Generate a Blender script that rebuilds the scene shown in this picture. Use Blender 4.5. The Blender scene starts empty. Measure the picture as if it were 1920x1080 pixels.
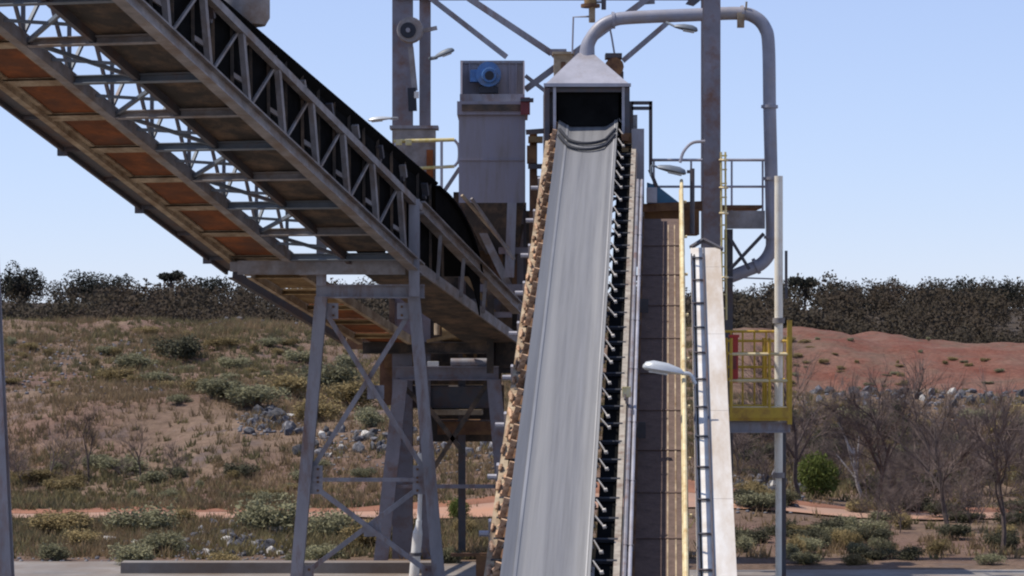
import bpy, math, random
import numpy as np
from mathutils import Vector, Matrix

random.seed(7)
rng = np.random.default_rng(7)
scene = bpy.context.scene
col = scene.collection
R = math.radians

# ------------------------------------------------------------------ camera, sky, sun, exposure
F = 5000.0            # focal length in photo pixels (1920 wide)
HZ = 600.0            # photo row of the eye level
CAMZ = 5.2
cam = bpy.data.cameras.new('camera')
cam.sensor_width = 36.0
cam.lens = F / 1920.0 * 36.0
cam.shift_y = (HZ - 540.0) / 1920.0
cam.clip_start = 0.5
cam.clip_end = 4000.0
camo = bpy.data.objects.new('camera', cam)
camo.location = (0, 0, CAMZ)
camo.rotation_euler = (R(90), 0, 0)
col.objects.link(camo)
scene.camera = camo

SUN_EL, SUN_AZ = 60.0, -90.0          # azimuth measured from +Y towards +X
world = bpy.data.worlds.new('World')
scene.world = world
world.use_nodes = True
wn = world.node_tree.nodes
wl = world.node_tree.links
wn.clear()
sky = wn.new('ShaderNodeTexSky')
sky.sky_type = 'NISHITA'
sky.sun_disc = False
sky.sun_elevation = R(SUN_EL)
sky.sun_rotation = R(SUN_AZ)
sky.altitude = 600.0
sky.air_density = 0.9
sky.dust_density = 0.05
sky.ozone_density = 3.0
hsv = wn.new('ShaderNodeHueSaturation')
hsv.inputs['Saturation'].default_value = 0.86
tint = wn.new('ShaderNodeMixRGB')
tint.blend_type = 'MULTIPLY'
tint.inputs[0].default_value = 1.0
tint.inputs[2].default_value = (1.0, 1.04, 1.22, 1)
bg = wn.new('ShaderNodeBackground')
bg.inputs['Strength'].default_value = 0.1
wo = wn.new('ShaderNodeOutputWorld')
wl.new(sky.outputs[0], hsv.inputs['Color'])
wl.new(hsv.outputs[0], tint.inputs[1])
gam = wn.new('ShaderNodeGamma')
gam.inputs['Gamma'].default_value = 0.6
tint2 = wn.new('ShaderNodeMixRGB')
tint2.blend_type = 'MULTIPLY'
tint2.inputs[0].default_value = 1.0
tint2.inputs[2].default_value = (1.98, 2.10, 2.48, 1)
wl.new(tint.outputs[0], gam.inputs['Color'])
wl.new(gam.outputs[0], tint2.inputs[1])
wl.new(tint2.outputs[0], bg.inputs['Color'])
wl.new(bg.outputs[0], wo.inputs['Surface'])

sun = bpy.data.lights.new('sun', 'SUN')
sun.energy = 4.0
sun.angle = R(0.5)
sun.color = (1.0, 0.93, 0.84)
suno = bpy.data.objects.new('sun', sun)
sd = Vector((math.sin(R(SUN_AZ)) * math.cos(R(SUN_EL)), math.cos(R(SUN_AZ)) * math.cos(R(SUN_EL)), math.sin(R(SUN_EL))))
suno.rotation_euler = sd.to_track_quat('Z', 'Y').to_euler()
suno.location = (-30, 40, 60)
col.objects.link(suno)

scene.view_settings.view_transform = 'Standard'
scene.view_settings.look = 'None'
scene.view_settings.exposure = 0.18
scene.view_settings.gamma = 1.0
scene.cycles.pixel_filter_type = 'BLACKMAN_HARRIS'
scene.cycles.filter_width = 2.1
scene.cycles.max_bounces = 6

def P(u, v, d):
    """place a photo pixel at its own real distance d (metres)"""
    return Vector(((u - 960.0) / F * d, d, CAMZ + (HZ - v) / F * d))

# ------------------------------------------------------------------ materials
def mat(name, c, rough=0.6, metal=0.0, var=0.25, scale=3.0, c2=None, c2amt=0.5, c2scale=1.5, c2soft=0.12,
        stretch=(1, 1, 1), bump=0.0, bscale=20.0, rnd=0.0, spec=0.5, trans=0.0):
    m = bpy.data.materials.new(name)
    m.use_nodes = True
    n, l = m.node_tree.nodes, m.node_tree.links
    b = n['Principled BSDF']
    b.inputs['Roughness'].default_value = rough
    b.inputs['Metallic'].default_value = metal
    b.inputs['Specular IOR Level'].default_value = spec
    tc = n.new('ShaderNodeTexCoord')
    mp = n.new('ShaderNodeMapping')
    mp.inputs['Scale'].default_value = stretch
    l.new(tc.outputs['Object'], mp.inputs['Vector'])
    nz = n.new('ShaderNodeTexNoise')
    nz.inputs['Scale'].default_value = scale
    nz.inputs['Detail'].default_value = 6
    nz.inputs['Roughness'].default_value = 0.65
    l.new(mp.outputs[0], nz.inputs['Vector'])
    rp = n.new('ShaderNodeValToRGB')
    lo = [max(0, x * (1 - var)) for x in c]
    hi = [min(1, x * (1 + var)) for x in c]
    rp.color_ramp.elements[0].position = 0.32
    rp.color_ramp.elements[1].position = 0.68
    rp.color_ramp.elements[0].color = (*lo, 1)
    rp.color_ramp.elements[1].color = (*hi, 1)
    l.new(nz.outputs['Fac'], rp.inputs[0])
    out = rp.outputs[0]
    if c2:
        n2 = n.new('ShaderNodeTexNoise')
        n2.inputs['Scale'].default_value = c2scale
        n2.inputs['Detail'].default_value = 8
        n2.inputs['Roughness'].default_value = 0.7
        l.new(mp.outputs[0], n2.inputs['Vector'])
        r2 = n.new('ShaderNodeValToRGB')
        e = 0.72 - 0.44 * c2amt
        r2.color_ramp.elements[0].position = max(0, e - c2soft)
        r2.color_ramp.elements[1].position = min(1, e + c2soft)
        l.new(n2.outputs['Fac'], r2.inputs[0])
        mx = n.new('ShaderNodeMixRGB')
        l.new(r2.outputs[0], mx.inputs[0])
        l.new(out, mx.inputs[1])
        mx.inputs[2].default_value = (*c2, 1)
        out = mx.outputs[0]
    if rnd:
        oi = n.new('ShaderNodeObjectInfo')
        mr = n.new('ShaderNodeMapRange')
        mr.inputs['To Min'].default_value = 1 - rnd
        mr.inputs['To Max'].default_value = 1 + rnd
        l.new(oi.outputs['Random'], mr.inputs['Value'])
        hv = n.new('ShaderNodeHueSaturation')
        l.new(mr.outputs[0], hv.inputs['Value'])
        l.new(out, hv.inputs['Color'])
        out = hv.outputs[0]
    l.new(out, b.inputs['Base Color'])
    if bump:
        nb = n.new('ShaderNodeTexNoise')
        nb.inputs['Scale'].default_value = bscale
        nb.inputs['Detail'].default_value = 5
        l.new(mp.outputs[0], nb.inputs['Vector'])
        bp = n.new('ShaderNodeBump')
        bp.inputs['Strength'].default_value = bump
        bp.inputs['Distance'].default_value = 0.03
        l.new(nb.outputs['Fac'], bp.inputs['Height'])
        l.new(bp.outputs[0], b.inputs['Normal'])
    if trans:
        tr = n.new('ShaderNodeBsdfTranslucent')
        l.new(out, tr.inputs['Color'])
        ms = n.new('ShaderNodeMixShader')
        ms.inputs[0].default_value = trans
        l.new(b.outputs[0], ms.inputs[1])
        l.new(tr.outputs[0], ms.inputs[2])
        l.new(ms.outputs[0], n['Material Output'].inputs['Surface'])
    return m

def soften(m, k=0.65):
    """foliage: bend leaf normals towards the sky so that clumps shade as a mass"""
    n, l = m.node_tree.nodes, m.node_tree.links
    g = n.new('ShaderNodeNewGeometry')
    mx = n.new('ShaderNodeMix'); mx.data_type = 'VECTOR'
    mx.inputs[0].default_value = k
    l.new(g.outputs['Normal'], mx.inputs[4]); mx.inputs[5].default_value = (0, 0, 1)
    nm = n.new('ShaderNodeVectorMath'); nm.operation = 'NORMALIZE'
    l.new(mx.outputs[1], nm.inputs[0])
    l.new(nm.outputs[0], n['Principled BSDF'].inputs['Normal'])
RUST = (0.17, 0.07, 0.03)
M = dict(
    steel=mat('grey painted steel', (0.27, 0.26, 0.275), 0.55, 0.1, 0.25, 2.0, RUST, 0.26, 2.8, stretch=(1, 1, 0.3)),
    steel_worn=mat('worn grey steel', (0.27, 0.25, 0.24), 0.7, 0.0, 0.35, 2.5, (0.2, 0.13, 0.08), 0.3, 1.8),
    steel_dark=mat('dark steel', (0.085, 0.085, 0.095), 0.6, 0.1, 0.3, 2.0, (0.1, 0.05, 0.03), 0.35, 2.0),
    lattice=mat('blue grey lattice steel', (0.16, 0.185, 0.21), 0.6, 0.1, 0.25, 2.0, RUST, 0.15, 2.0),
    column=mat('dark grey column paint', (0.2, 0.185, 0.205), 0.55, 0.1, 0.22, 1.5, RUST, 0.25, 2.0),
    tray=mat('dusty tray plate darkened for shade', (0.05, 0.041, 0.033), 0.9, 0.0, 0.35, 2.0, (0.2, 0.13, 0.08), 0.35, 1.5),  # base darkened to give the gallery underside its deep shade; tan blotches are dirt
    pole=mat('pale cream pole paint', (0.86, 0.8, 0.66), 0.6, 0.0, 0.08, 2.0, (0.6, 0.48, 0.33), 0.25, 2.0),
    peg=mat('pale roller end', (0.5, 0.46, 0.41), 0.6, 0.0, 0.1, 5.0, rnd=0.25),
    galv=mat('galvanised sheet', (0.42, 0.41, 0.44), 0.45, 0.3, 0.2, 1.5, (0.3, 0.24, 0.2), 0.25, 1.2),
    filter=mat('filter housing paint', (0.31, 0.285, 0.325), 0.55, 0.0, 0.15, 1.2, (0.2, 0.165, 0.14), 0.4, 1.2, 0.15, stretch=(2.5, 1, 0.35)),
    duct=mat('duct paint', (0.29, 0.29, 0.33), 0.5, 0.1, 0.18, 2.0, (0.33, 0.28, 0.24), 0.25, 1.2),
    rustplate=mat('rusted floor plate', (0.235, 0.07, 0.017), 0.9, 0, 0.5, 2.2, (0.12, 0.05, 0.025), 0.4, 1.3),
    tan=mat('dusty tan steel', (0.42, 0.33, 0.22), 0.85, 0, 0.35, 3.0, (0.2, 0.12, 0.06), 0.4, 2.5),
    idler=mat('dusty idler bracket', (0.52, 0.34, 0.21), 0.9, 0, 0.35, 6.0, (0.16, 0.07, 0.035), 0.45, 7.0, rnd=0.45),
    idler_r=mat('pale idler end', (0.42, 0.37, 0.3), 0.7, 0, 0.3, 6.0, (0.2, 0.12, 0.08), 0.3, 5.0, rnd=0.25),
    rubber=mat('black rubber', (0.010, 0.010, 0.010), 0.95, 0, 0.3, 3.0, spec=0.02),
    strap=mat('plain black', (0.02, 0.022, 0.03), 0.7, 0, 0.2, 3.0),
    belt=mat('worn grey conveyor belt', (0.16, 0.16, 0.166), 0.5, 0, 0.34, 4.5, (0.25, 0.247, 0.242), 0.5, 1.5, 0.16, stretch=(1.9, 0.035, 1), bump=0.06, bscale=25, spec=0.3),
    cream=mat('cream paint', (0.72, 0.6, 0.34), 0.6, 0, 0.15, 4.0, (0.45, 0.28, 0.09), 0.3, 3.0),
    white=mat('white painted steel', (0.78, 0.76, 0.70), 0.55, 0, 0.08, 2.0, (0.52, 0.42, 0.31), 0.33, 1.2, 0.2),
    slab=mat('weathered white cladding', (0.70, 0.69, 0.66), 0.6, 0, 0.1, 2.0, (0.47, 0.39, 0.30), 0.47, 0.6, 0.14, stretch=(2.2, 0.5, 1)),
    deck=mat('brown dusty walkway deck', (0.165, 0.115, 0.093), 0.9, 0, 0.4, 5.0, (0.1, 0.065, 0.055), 0.42, 1.2, 0.2, bump=0.4),
    yellow=mat('yellow safety paint', (0.55, 0.36, 0.035), 0.6, 0, 0.2, 4.0, (0.25, 0.12, 0.03), 0.3, 4.0),
    paleyellow=mat('pale yellow paint', (0.62, 0.5, 0.16), 0.6, 0, 0.2, 4.0, (0.6, 0.55, 0.4), 0.4, 4.0),
    red=mat('red paint', (0.42, 0.03, 0.02), 0.5, 0, 0.2, 4.0),
    darkred=mat('dull red paint', (0.2, 0.04, 0.04), 0.6, 0, 0.2, 4.0),
    blue=mat('blue motor paint', (0.06, 0.16, 0.36), 0.45, 0, 0.25, 5.0, (0.2, 0.22, 0.25), 0.25, 4.0),
    teal=mat('teal guard paint', (0.05, 0.17, 0.27), 0.5, 0, 0.25, 4.0),
    brown=mat('brown rusted steel', (0.13, 0.065, 0.035), 0.9, 0, 0.45, 3.0, (0.25, 0.13, 0.05), 0.35, 2.5),
    ochre=mat('ochre dusty plate', (0.3, 0.2, 0.09), 0.9, 0, 0.35, 2.0, (0.13, 0.07, 0.03), 0.45, 1.5),
    lamp=mat('lamp housing', (0.55, 0.57, 0.57), 0.4, 0.2, 0.1, 3.0),
    lampd=mat('lamp housing dark', (0.14, 0.16, 0.18), 0.5, 0.1, 0.2, 3.0),
    lens=mat('lamp lens', (0.5, 0.5, 0.46), 0.2, 0, 0.05, 3.0),
    concrete=mat('concrete', (0.23, 0.21, 0.19), 0.9, 0, 0.3, 0.8, (0.17, 0.125, 0.09), 0.42, 0.5, 0.14, bump=0.3, bscale=8),
    rock=mat('dark waste rock', (0.075, 0.075, 0.085), 0.9, 0, 0.4, 4.0, (0.28, 0.26, 0.24), 0.22, 3.0, rnd=0.6),
    rockpale=mat('pale rock', (0.5, 0.47, 0.42), 0.9, 0, 0.25, 4.0),
    saltbush=mat('saltbush leaves', (0.205, 0.195, 0.115), 0.8, 0, 0.35, 6.0, rnd=0.3, trans=0.25, spec=0.08),
    greenbush=mat('green leaves', (0.125, 0.15, 0.04), 0.7, 0, 0.35, 6.0, trans=0.3, spec=0.08),
    darkbush=mat('dark shrub leaves', (0.075, 0.072, 0.045), 0.8, 0, 0.3, 6.0, trans=0.2, spec=0.08),
    olive=mat('yellow olive leaves', (0.235, 0.18, 0.085), 0.8, 0, 0.35, 6.0, rnd=0.25, trans=0.25, spec=0.08),
    forest=mat('dry forest leaves', (0.06, 0.052, 0.037), 0.9, 0, 0.3, 0.12, (0.07, 0.05, 0.038), 0.4, 0.06, 0.2, trans=0.2, spec=0.08),
    foresttop=mat('forest crown leaves', (0.033, 0.034, 0.028), 0.9, 0, 0.4, 0.8, trans=0.15, spec=0.08),
    bark=mat('dark bark', (0.095, 0.07, 0.06), 0.95, 0, 0.35, 5.0),
    twig=mat('brown dry twigs', (0.135, 0.098, 0.082), 0.95, 0, 0.4, 3.0, rnd=0.35),
    palebark=mat('pale bark', (0.42, 0.38, 0.35), 0.9, 0, 0.35, 4.0),
    straw=mat('dry straw grass', (0.285, 0.20, 0.115), 0.95, 0, 0.4, 0.35, (0.2, 0.15, 0.085), 0.45, 0.15, 0.2, trans=0.3, spec=0.08),
    greengrass=mat('grey green ground cover', (0.155, 0.14, 0.08), 0.95, 0, 0.35, 0.4, (0.25, 0.2, 0.09), 0.4, 0.2, 0.2, trans=0.3, spec=0.08),
)

for k_ in ('forest', 'foresttop', 'saltbush', 'olive', 'darkbush'): soften(M[k_], 0.6 if 'forest' in k_ else 0.45)

def ground_mat():
    m = bpy.data.materials.new('dry red brown ground')
    m.use_nodes = True
    n, l = m.node_tree.nodes, m.node_tree.links
    b = n['Principled BSDF']
    b.inputs['Roughness'].default_value = 0.95
    b.inputs['Specular IOR Level'].default_value = 0.1
    g = n.new('ShaderNodeNewGeometry')
    def noise(s, d=8, r=0.65):
        k = n.new('ShaderNodeTexNoise')
        k.inputs['Scale'].default_value = s
        k.inputs['Detail'].default_value = d
        k.inputs['Roughness'].default_value = r
        l.new(g.outputs['Position'], k.inputs['Vector'])
        return k.outputs['Fac']
    def ramp(s, a, b_, ca, cb):
        k = n.new('ShaderNodeValToRGB')
        k.color_ramp.elements[0].position = a
        k.color_ramp.elements[1].position = b_
        k.color_ramp.elements[0].color = (*ca, 1)
        k.color_ramp.elements[1].color = (*cb, 1)
        l.new(s, k.inputs[0])
        return k.outputs[0]
    def mix(f, a, b_, mode='MIX'):
        k = n.new('ShaderNodeMixRGB')
        k.blend_type = mode
        for i, s in enumerate((f, a, b_)):
            if isinstance(s, (int, float)): k.inputs[i].default_value = s
            elif isinstance(s, tuple): k.inputs[i].default_value = (*s, 1)
            else: l.new(s, k.inputs[i])
        return k.outputs[0]
    W, Bk = (1, 1, 1), (0, 0, 0)
    base = ramp(noise(0.22), 0.35, 0.66, (0.142, 0.095, 0.068), (0.24, 0.168, 0.116))
    base = mix(ramp(noise(0.09, 5), 0.48, 0.6, Bk, (0.7,) * 3), base, (0.185, 0.112, 0.088))
    base = mix(ramp(noise(0.5, 8), 0.56, 0.66, Bk, (0.75,) * 3), base, (0.125, 0.098, 0.095))
    base = mix(ramp(noise(5.0, 6), 0.35, 0.7, (0.55,) * 3, (1.25,) * 3), base, base, 'MIX')
    fine = ramp(noise(4.0, 8, 0.75), 0.3, 0.72, (0.55,) * 3, (1.35,) * 3)
    base = mix(1.0, base, fine, 'MULTIPLY')
    # iron red spoil heap on the far right
    sp = n.new('ShaderNodeSeparateXYZ')
    l.new(g.outputs['Position'], sp.inputs[0])
    def mr(s, a, b_):
        k = n.new('ShaderNodeMapRange')
        k.inputs['From Min'].default_value = a
        k.inputs['From Max'].default_value = b_
        l.new(s, k.inputs['Value'])
        return k.outputs[0]
    def mul(a, b_):
        k = n.new('ShaderNodeMath'); k.operation = 'MULTIPLY'
        l.new(a, k.inputs[0]); l.new(b_, k.inputs[1])
        return k.outputs[0]
    redm = mul(mul(mr(sp.outputs['X'], 9.0, 15.0), mr(sp.outputs['Y'], 112.0, 116.0)), mr(sp.outputs['Y'], 175.0, 160.0))
    redc = ramp(noise(0.3, 8), 0.36, 0.64, (0.17, 0.062, 0.042), (0.215, 0.12, 0.088))
    redc = mix(ramp(noise(0.16, 9, .75), 0.5, 0.6, Bk, (0.75,) * 3), redc, (0.15, 0.105, 0.075))
    redc = mix(1.0, redc, fine, 'MULTIPLY')
    base = mix(redm, base, redc)
    base = mix(mr(sp.outputs['Y'], 160.0, 172.0), base, (0.075, 0.06, 0.047))   # leaf litter under the wood
    l.new(base, b.inputs['Base Color'])
    bp = n.new('ShaderNodeBump')
    bp.inputs['Strength'].default_value = 0.8
    bp.inputs['Distance'].default_value = 0.15
    l.new(noise(3.0, 8, 0.7), bp.inputs['Height'])
    l.new(bp.outputs[0], b.inputs['Normal'])
    return m
M['ground'] = ground_mat()
M['road'] = mat('pink dirt road', (0.35, 0.215, 0.15), 0.95, 0, 0.15, 0.6, (0.42, 0.21, 0.12), 0.4, 0.3, bump=0.3, bscale=4)
M['redbank'] = mat('red earth kerb', (0.24, 0.1, 0.05), 0.95, 0, 0.3, 0.8, bump=0.5, bscale=4)

# ------------------------------------------------------------------ mesh helpers
WL = {}      # world origin of an object, by name

class MB:
    def __init__(s):
        s.v, s.f = [], []
    def add(s, vs, fs):
        o = len(s.v)
        s.v += [tuple(x) for x in vs]
        s.f += [tuple(i + o for i in f) for f in fs]
        return s
    def frame(s, p, q, up=None):
        p, q = Vector(p), Vector(q)
        y = (q - p).normalized()
        up = Vector(up) if up else Vector((0, 0, 1))
        if abs(y.dot(up)) > 0.98: up = Vector((0, -1, 0)) if abs(y.y) < 0.9 else Vector((1, 0, 0))
        x = y.cross(up).normalized()
        z = x.cross(y).normalized()
        return p, q, x, y, z
    def bar(s, p, q, w, h=None, up=None):
        """rectangular bar from p to q, w across, h in the up direction"""
        h = h or w
        p, q, x, y, z = s.frame(p, q, up)
        a, b = x * w / 2, z * h / 2
        vs = [p - a - b, p + a - b, p + a + b, p - a + b, q - a - b, q + a - b, q + a + b, q - a + b]
        return s.add(vs, [(0, 1, 2, 3), (7, 6, 5, 4), (0, 4, 5, 1), (1, 5, 6, 2), (2, 6, 7, 3), (3, 7, 4, 0)])
    def ibeam(s, p, q, w, h, t=None, up=None):
        """I section: flanges w wide, depth h along up"""
        p, q, x, y, z = s.frame(p, q, up)
        t = t or min(w, h) * 0.12
        for sg in (1, -1):
            c = z * (sg * (h / 2 - t / 2))
            s.bar(p + c, q + c, w, t, z)
        s.bar(p, q, t, h - 2 * t, z)
        return s
    def channel(s, p, q, w, h, side=1, t=None, up=None):
        p, q, x, y, z = s.frame(p, q, up)
        t = t or min(w, h) * 0.15
        for sg in (1, -1):
            c = z * (sg * (h / 2 - t / 2))
            s.bar(p + c, q + c, w, t, z)
        c = x * (side * (w / 2 - t / 2))
        s.bar(p + c, q + c, t, h - 2 * t, z)
        return s
    def box(s, c, sx, sy, sz):
        c = Vector(c)
        return s.bar(c - Vector((0, sy / 2, 0)), c + Vector((0, sy / 2, 0)), sx, sz, (0, 0, 1))
    def tube(s, pts, r, n=10, cap=True):
        pts = [Vector(p) for p in pts]
        rs = r if isinstance(r, (list, tuple)) else [r] * len(pts)
        prev = None
        rings = []
        for i, p in enumerate(pts):
            t = (pts[min(i + 1, len(pts) - 1)] - pts[max(i - 1, 0)]).normalized()
            if prev is None:
                a = Vector((0, 0, 1)) if abs(t.z) < 0.9 else Vector((1, 0, 0))
                x = t.cross(a).normalized()
            else:
                x = (prev - t * prev.dot(t)).normalized()
            prev = x
            y = t.cross(x)
            rings.append([p + (x * math.cos(2 * math.pi * k / n) + y * math.sin(2 * math.pi * k / n)) * rs[i] for k in range(n)])
        vs = [v for rg in rings for v in rg]
        fs = []
        for i in range(len(pts) - 1):
            for k in range(n):
                fs.append((i * n + k, i * n + (k + 1) % n, (i + 1) * n + (k + 1) % n, (i + 1) * n + k))
        if cap:
            fs.append(tuple(range(n - 1, -1, -1)))
            fs.append(tuple((len(pts) - 1) * n + k for k in range(n)))
        return s.add(vs, fs)
    def loft(s, rings, cap=True):
        n = len(rings[0])
        vs = [Vector(v) for r in rings for v in r]
        fs = []
        for i in range(len(rings) - 1):
            for k in range(n):
                fs.append((i * n + k, i * n + (k + 1) % n, (i + 1) * n + (k + 1) % n, (i + 1) * n + k))
        if cap:
            fs.append(tuple(range(n - 1, -1, -1)))
            fs.append(tuple((len(rings) - 1) * n + k for k in range(n)))
        return s.add(vs, fs)
    def slab(s, quad, t):
        """thick sheet from 4 corner points, thickness t along its normal"""
        q = [Vector(p) for p in quad]
        nrm = (q[1] - q[0]).cross(q[3] - q[0]).normalized() * t
        vs = q + [p + nrm for p in q]
        return s.add(vs, [(3, 2, 1, 0), (4, 5, 6, 7), (0, 1, 5, 4), (1, 2, 6, 5), (2, 3, 7, 6), (3, 0, 4, 7)])
    def build(s, name, m, parent=None, smooth=False, local=False):
        me = bpy.data.meshes.new(name)
        off = Vector((0, 0, 0))
        if parent is not None and not local: off = WL[parent.name]
        me.from_pydata([(x[0] - off[0], x[1] - off[1], x[2] - off[2]) for x in s.v], [], s.f)
        me.materials.append(M[m] if isinstance(m, str) else m)
        if smooth:
            for p in me.polygons: p.use_smooth = True
            try: me.set_sharp_from_angle(angle=R(40))
            except Exception: pass
        me.validate()
        o = bpy.data.objects.new(name, me)
        col.objects.link(o)
        if parent is not None:
            o.parent = parent
        WL[o.name] = off
        return o

def tag(o, label=None, cat=None, group=None, kind=None):
    if label: o['label'] = label
    if cat: o['category'] = cat
    if group: o['group'] = group
    if kind: o['kind'] = kind
    return o

def thing(name, label, cat, loc=(0, 0, 0), group=None):
    o = bpy.data.objects.new(name, None)
    o.empty_display_size = 0.2
    o.location = loc
    col.objects.link(o)
    WL[o.name] = Vector(loc)
    return tag(o, label, cat, group)

def inst(name, me, parent=None, loc=(0, 0, 0), rot=(0, 0, 0), sc=(1, 1, 1)):
    o = bpy.data.objects.new(name, me)
    o.location = loc; o.rotation_euler = rot; o.scale = sc
    col.objects.link(o)
    if parent is not None: o.parent = parent
    return o

def arc(pts, n=8):
    """smooth a polyline (Catmull-Rom)"""
    p = [Vector(x) for x in pts]
    p = [p[0] * 2 - p[1]] + p + [p[-1] * 2 - p[-2]]
    out = []
    for i in range(1, len(p) - 2):
        for k in range(n):
            t = k / n
            a, b, c, d = p[i - 1], p[i], p[i + 1], p[i + 2]
            out.append(0.5 * ((2 * b) + (c - a) * t + (2 * a - 5 * b + 4 * c - d) * t * t + (3 * b - a - 3 * c + d) * t ** 3))
    out.append(p[-2])
    return out

def np_mesh(name, verts, faces, m):
    verts = np.asarray(verts, dtype=np.float32); faces = np.asarray(faces, dtype=np.int32)
    me = bpy.data.meshes.new(name)
    k = faces.shape[1]
    me.vertices.add(len(verts)); me.loops.add(faces.size); me.polygons.add(len(faces))
    me.vertices.foreach_set('co', verts.ravel())
    me.loops.foreach_set('vertex_index', faces.ravel())
    me.polygons.foreach_set('loop_start', np.arange(0, faces.size, k, dtype=np.int32))
    me.polygons.foreach_set('loop_total', np.full(len(faces), k, dtype=np.int32))
    me.materials.append(M[m] if isinstance(m, str) else m)
    me.update(calc_edges=True)
    return me

# ------------------------------------------------------------------ terrain
def sstep(a, b, x):
    t = np.clip((x - a) / (b - a), 0, 1)
    return t * t * (3 - 2 * t)

_wv = [(rng.uniform(0, 6.28), rng.uniform(0, 6.28), rng.uniform(0.8, 1.2)) for _ in range(24)]
def waves(x, y, f, i0, n=6):
    z = 0 * x
    for i in range(n):
        ph, th, k = _wv[(i0 + i) % 24]
        z = z + np.sin((x * np.cos(th) + y * np.sin(th)) * f * k * (1 + 0.37 * i) + ph) / (1 + 0.5 * i)
    return z

def terrain(x, y):
    x = np.asarray(x, dtype=float); y = np.asarray(y, dtype=float)
    right = sstep(2, 10, x)                                   # right hand side differs from the left
    # left: grassy bank to a bench, second bank to a crest
    sh = 0.10 * np.clip(x + 14, -20, 20)
    zl = 2.45 * sstep(78, 97, y + 8 * sh) * (1 - 0.25 * sstep(-12, -4, x)) + 2.5 * sstep(104, 142, y)
    zr = 2.0 * sstep(80, 113, y) + (2.6 - 0.75 * sstep(12.5, 26, x)) * sstep(115, 133, y)
    z = zl * (1 - right) + zr * right
    z = z - 1.6 * sstep(146, 170, y)
    hill = 2.7 * sstep(165, 290, y) + 1.5 * np.exp(-((x - 44) / 24) ** 2) * sstep(165, 270, y) + 1.2 * np.exp(-((x + 75) / 40) ** 2) * sstep(165, 270, y)
    z = z + hill
    z = z - 2.5 * sstep(320, 600, y)
    am = sstep(76, 84, y)
    z = z + am * 0.10 * waves(x, y, 0.35, 0) + am * 0.05 * waves(x, y, 1.1, 8) + sstep(40, 74, y) * (1 - am) * 0.015 * waves(x, y, 0.8, 3)
    z = z + sstep(112, 120, y) * sstep(160, 140, y) * (0.035 * waves(x * 1.6, y * 0.5, 0.9, 5) + 0.035 * waves(x * 3, y, 0.9, 13))
    return z
def tz(x, y): return float(terrain(x, y))

def on_ground(u, v, d0=54.0, d1=320.0):
    """where the sight line of a photo point meets the terrain"""
    ds = np.linspace(d0, d1, 900)
    xs = (u - 960) / F * ds
    zs = CAMZ + (HZ - v) / F * ds
    hit = np.nonzero(zs <= terrain(xs, ds))[0]
    d = ds[hit[0]] if len(hit) else d1
    x = (u - 960) / F * d
    return Vector((x, d, tz(x, d)))

gx = np.concatenate([np.linspace(-900, -60, 40)[:-1], np.linspace(-60, 60, 241)[:-1], np.linspace(60, 900, 40)])
gy = np.concatenate([np.linspace(-120, 40, 18)[:-1], np.linspace(40, 180, 281)[:-1], np.linspace(180, 340, 60)[:-1], np.linspace(340, 2600, 30)])
XX, YY = np.meshgrid(gx, gy)
ZZ = terrain(XX, YY)
nx, ny = len(gx), len(gy)
idx = np.arange(nx * ny).reshape(ny, nx)
fc = np.stack([idx[:-1, :-1], idx[:-1, 1:], idx[1:, 1:], idx[1:, :-1]], -1).reshape(-1, 4)
me = np_mesh('ground', np.stack([XX, YY, ZZ], -1).reshape(-1, 3), fc, 'ground')
me.polygons.foreach_set('use_smooth', [True] * len(me.polygons))
g = bpy.data.objects.new('ground', me); col.objects.link(g); tag(g, 'dry ochre and red earth ground rising in banks', kind='structure')

def strip(name, m, x0, x1, yfun0, yfun1, lift, nxs=160, nys=6):
    xs = np.linspace(x0, x1, nxs)
    vs = []
    for x in xs:
        a, b = yfun0(x), yfun1(x)
        for k in range(nys):
            y = a + (b - a) * k / (nys - 1)
            vs.append((x, y, tz(x, y) + lift))
    i = np.arange(nxs * nys).reshape(nxs, nys)
    f = np.stack([i[:-1, :-1], i[1:, :-1], i[1:, 1:], i[:-1, 1:]], -1).reshape(-1, 4)
    o = bpy.data.objects.new(name, np_mesh(name, vs, f, m)); col.objects.link(o)
    return tag(o, kind='structure')
strip('dirt_road', 'road', -90, 60, lambda x: 69.3 + 0.25 * math.sin(x * 0.9) + 0.12 * math.sin(x * 2.7), lambda x: 71.5 + 0.25 * math.sin(x * 0.7 + 1) + 0.15 * math.sin(2.1 * x), 0.05)
strip('red_earth_verge', 'redbank', -90, 60, lambda x: 71.5 + 0.25 * math.sin(x * 0.7 + 1) + 0.15 * math.sin(2.1 * x), lambda x: 72.9 + 0.5 * math.sin(x * 0.5) + 0.3 * math.sin(1.7 * x), 0.055)
mb = MB()
mb.add([(-60, 20, 0.02), (40, 20, 0.02), (40, 55.6, 0.02), (3, 55.3, 0.02), (-1, 57.2, 0.02), (-60, 57.5, 0.02)], [(0, 1, 2, 3, 4, 5)])
tag(mb.build('concrete_apron', 'concrete'), kind='structure')
mb = MB()
mb.box((-4.8, 54.75, 0.13), 6.4, 0.5, 0.22)
tag(mb.build('concrete_kerb', 'concrete'), 'long low concrete kerb on the apron below the grey trestle', 'kerb')

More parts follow.
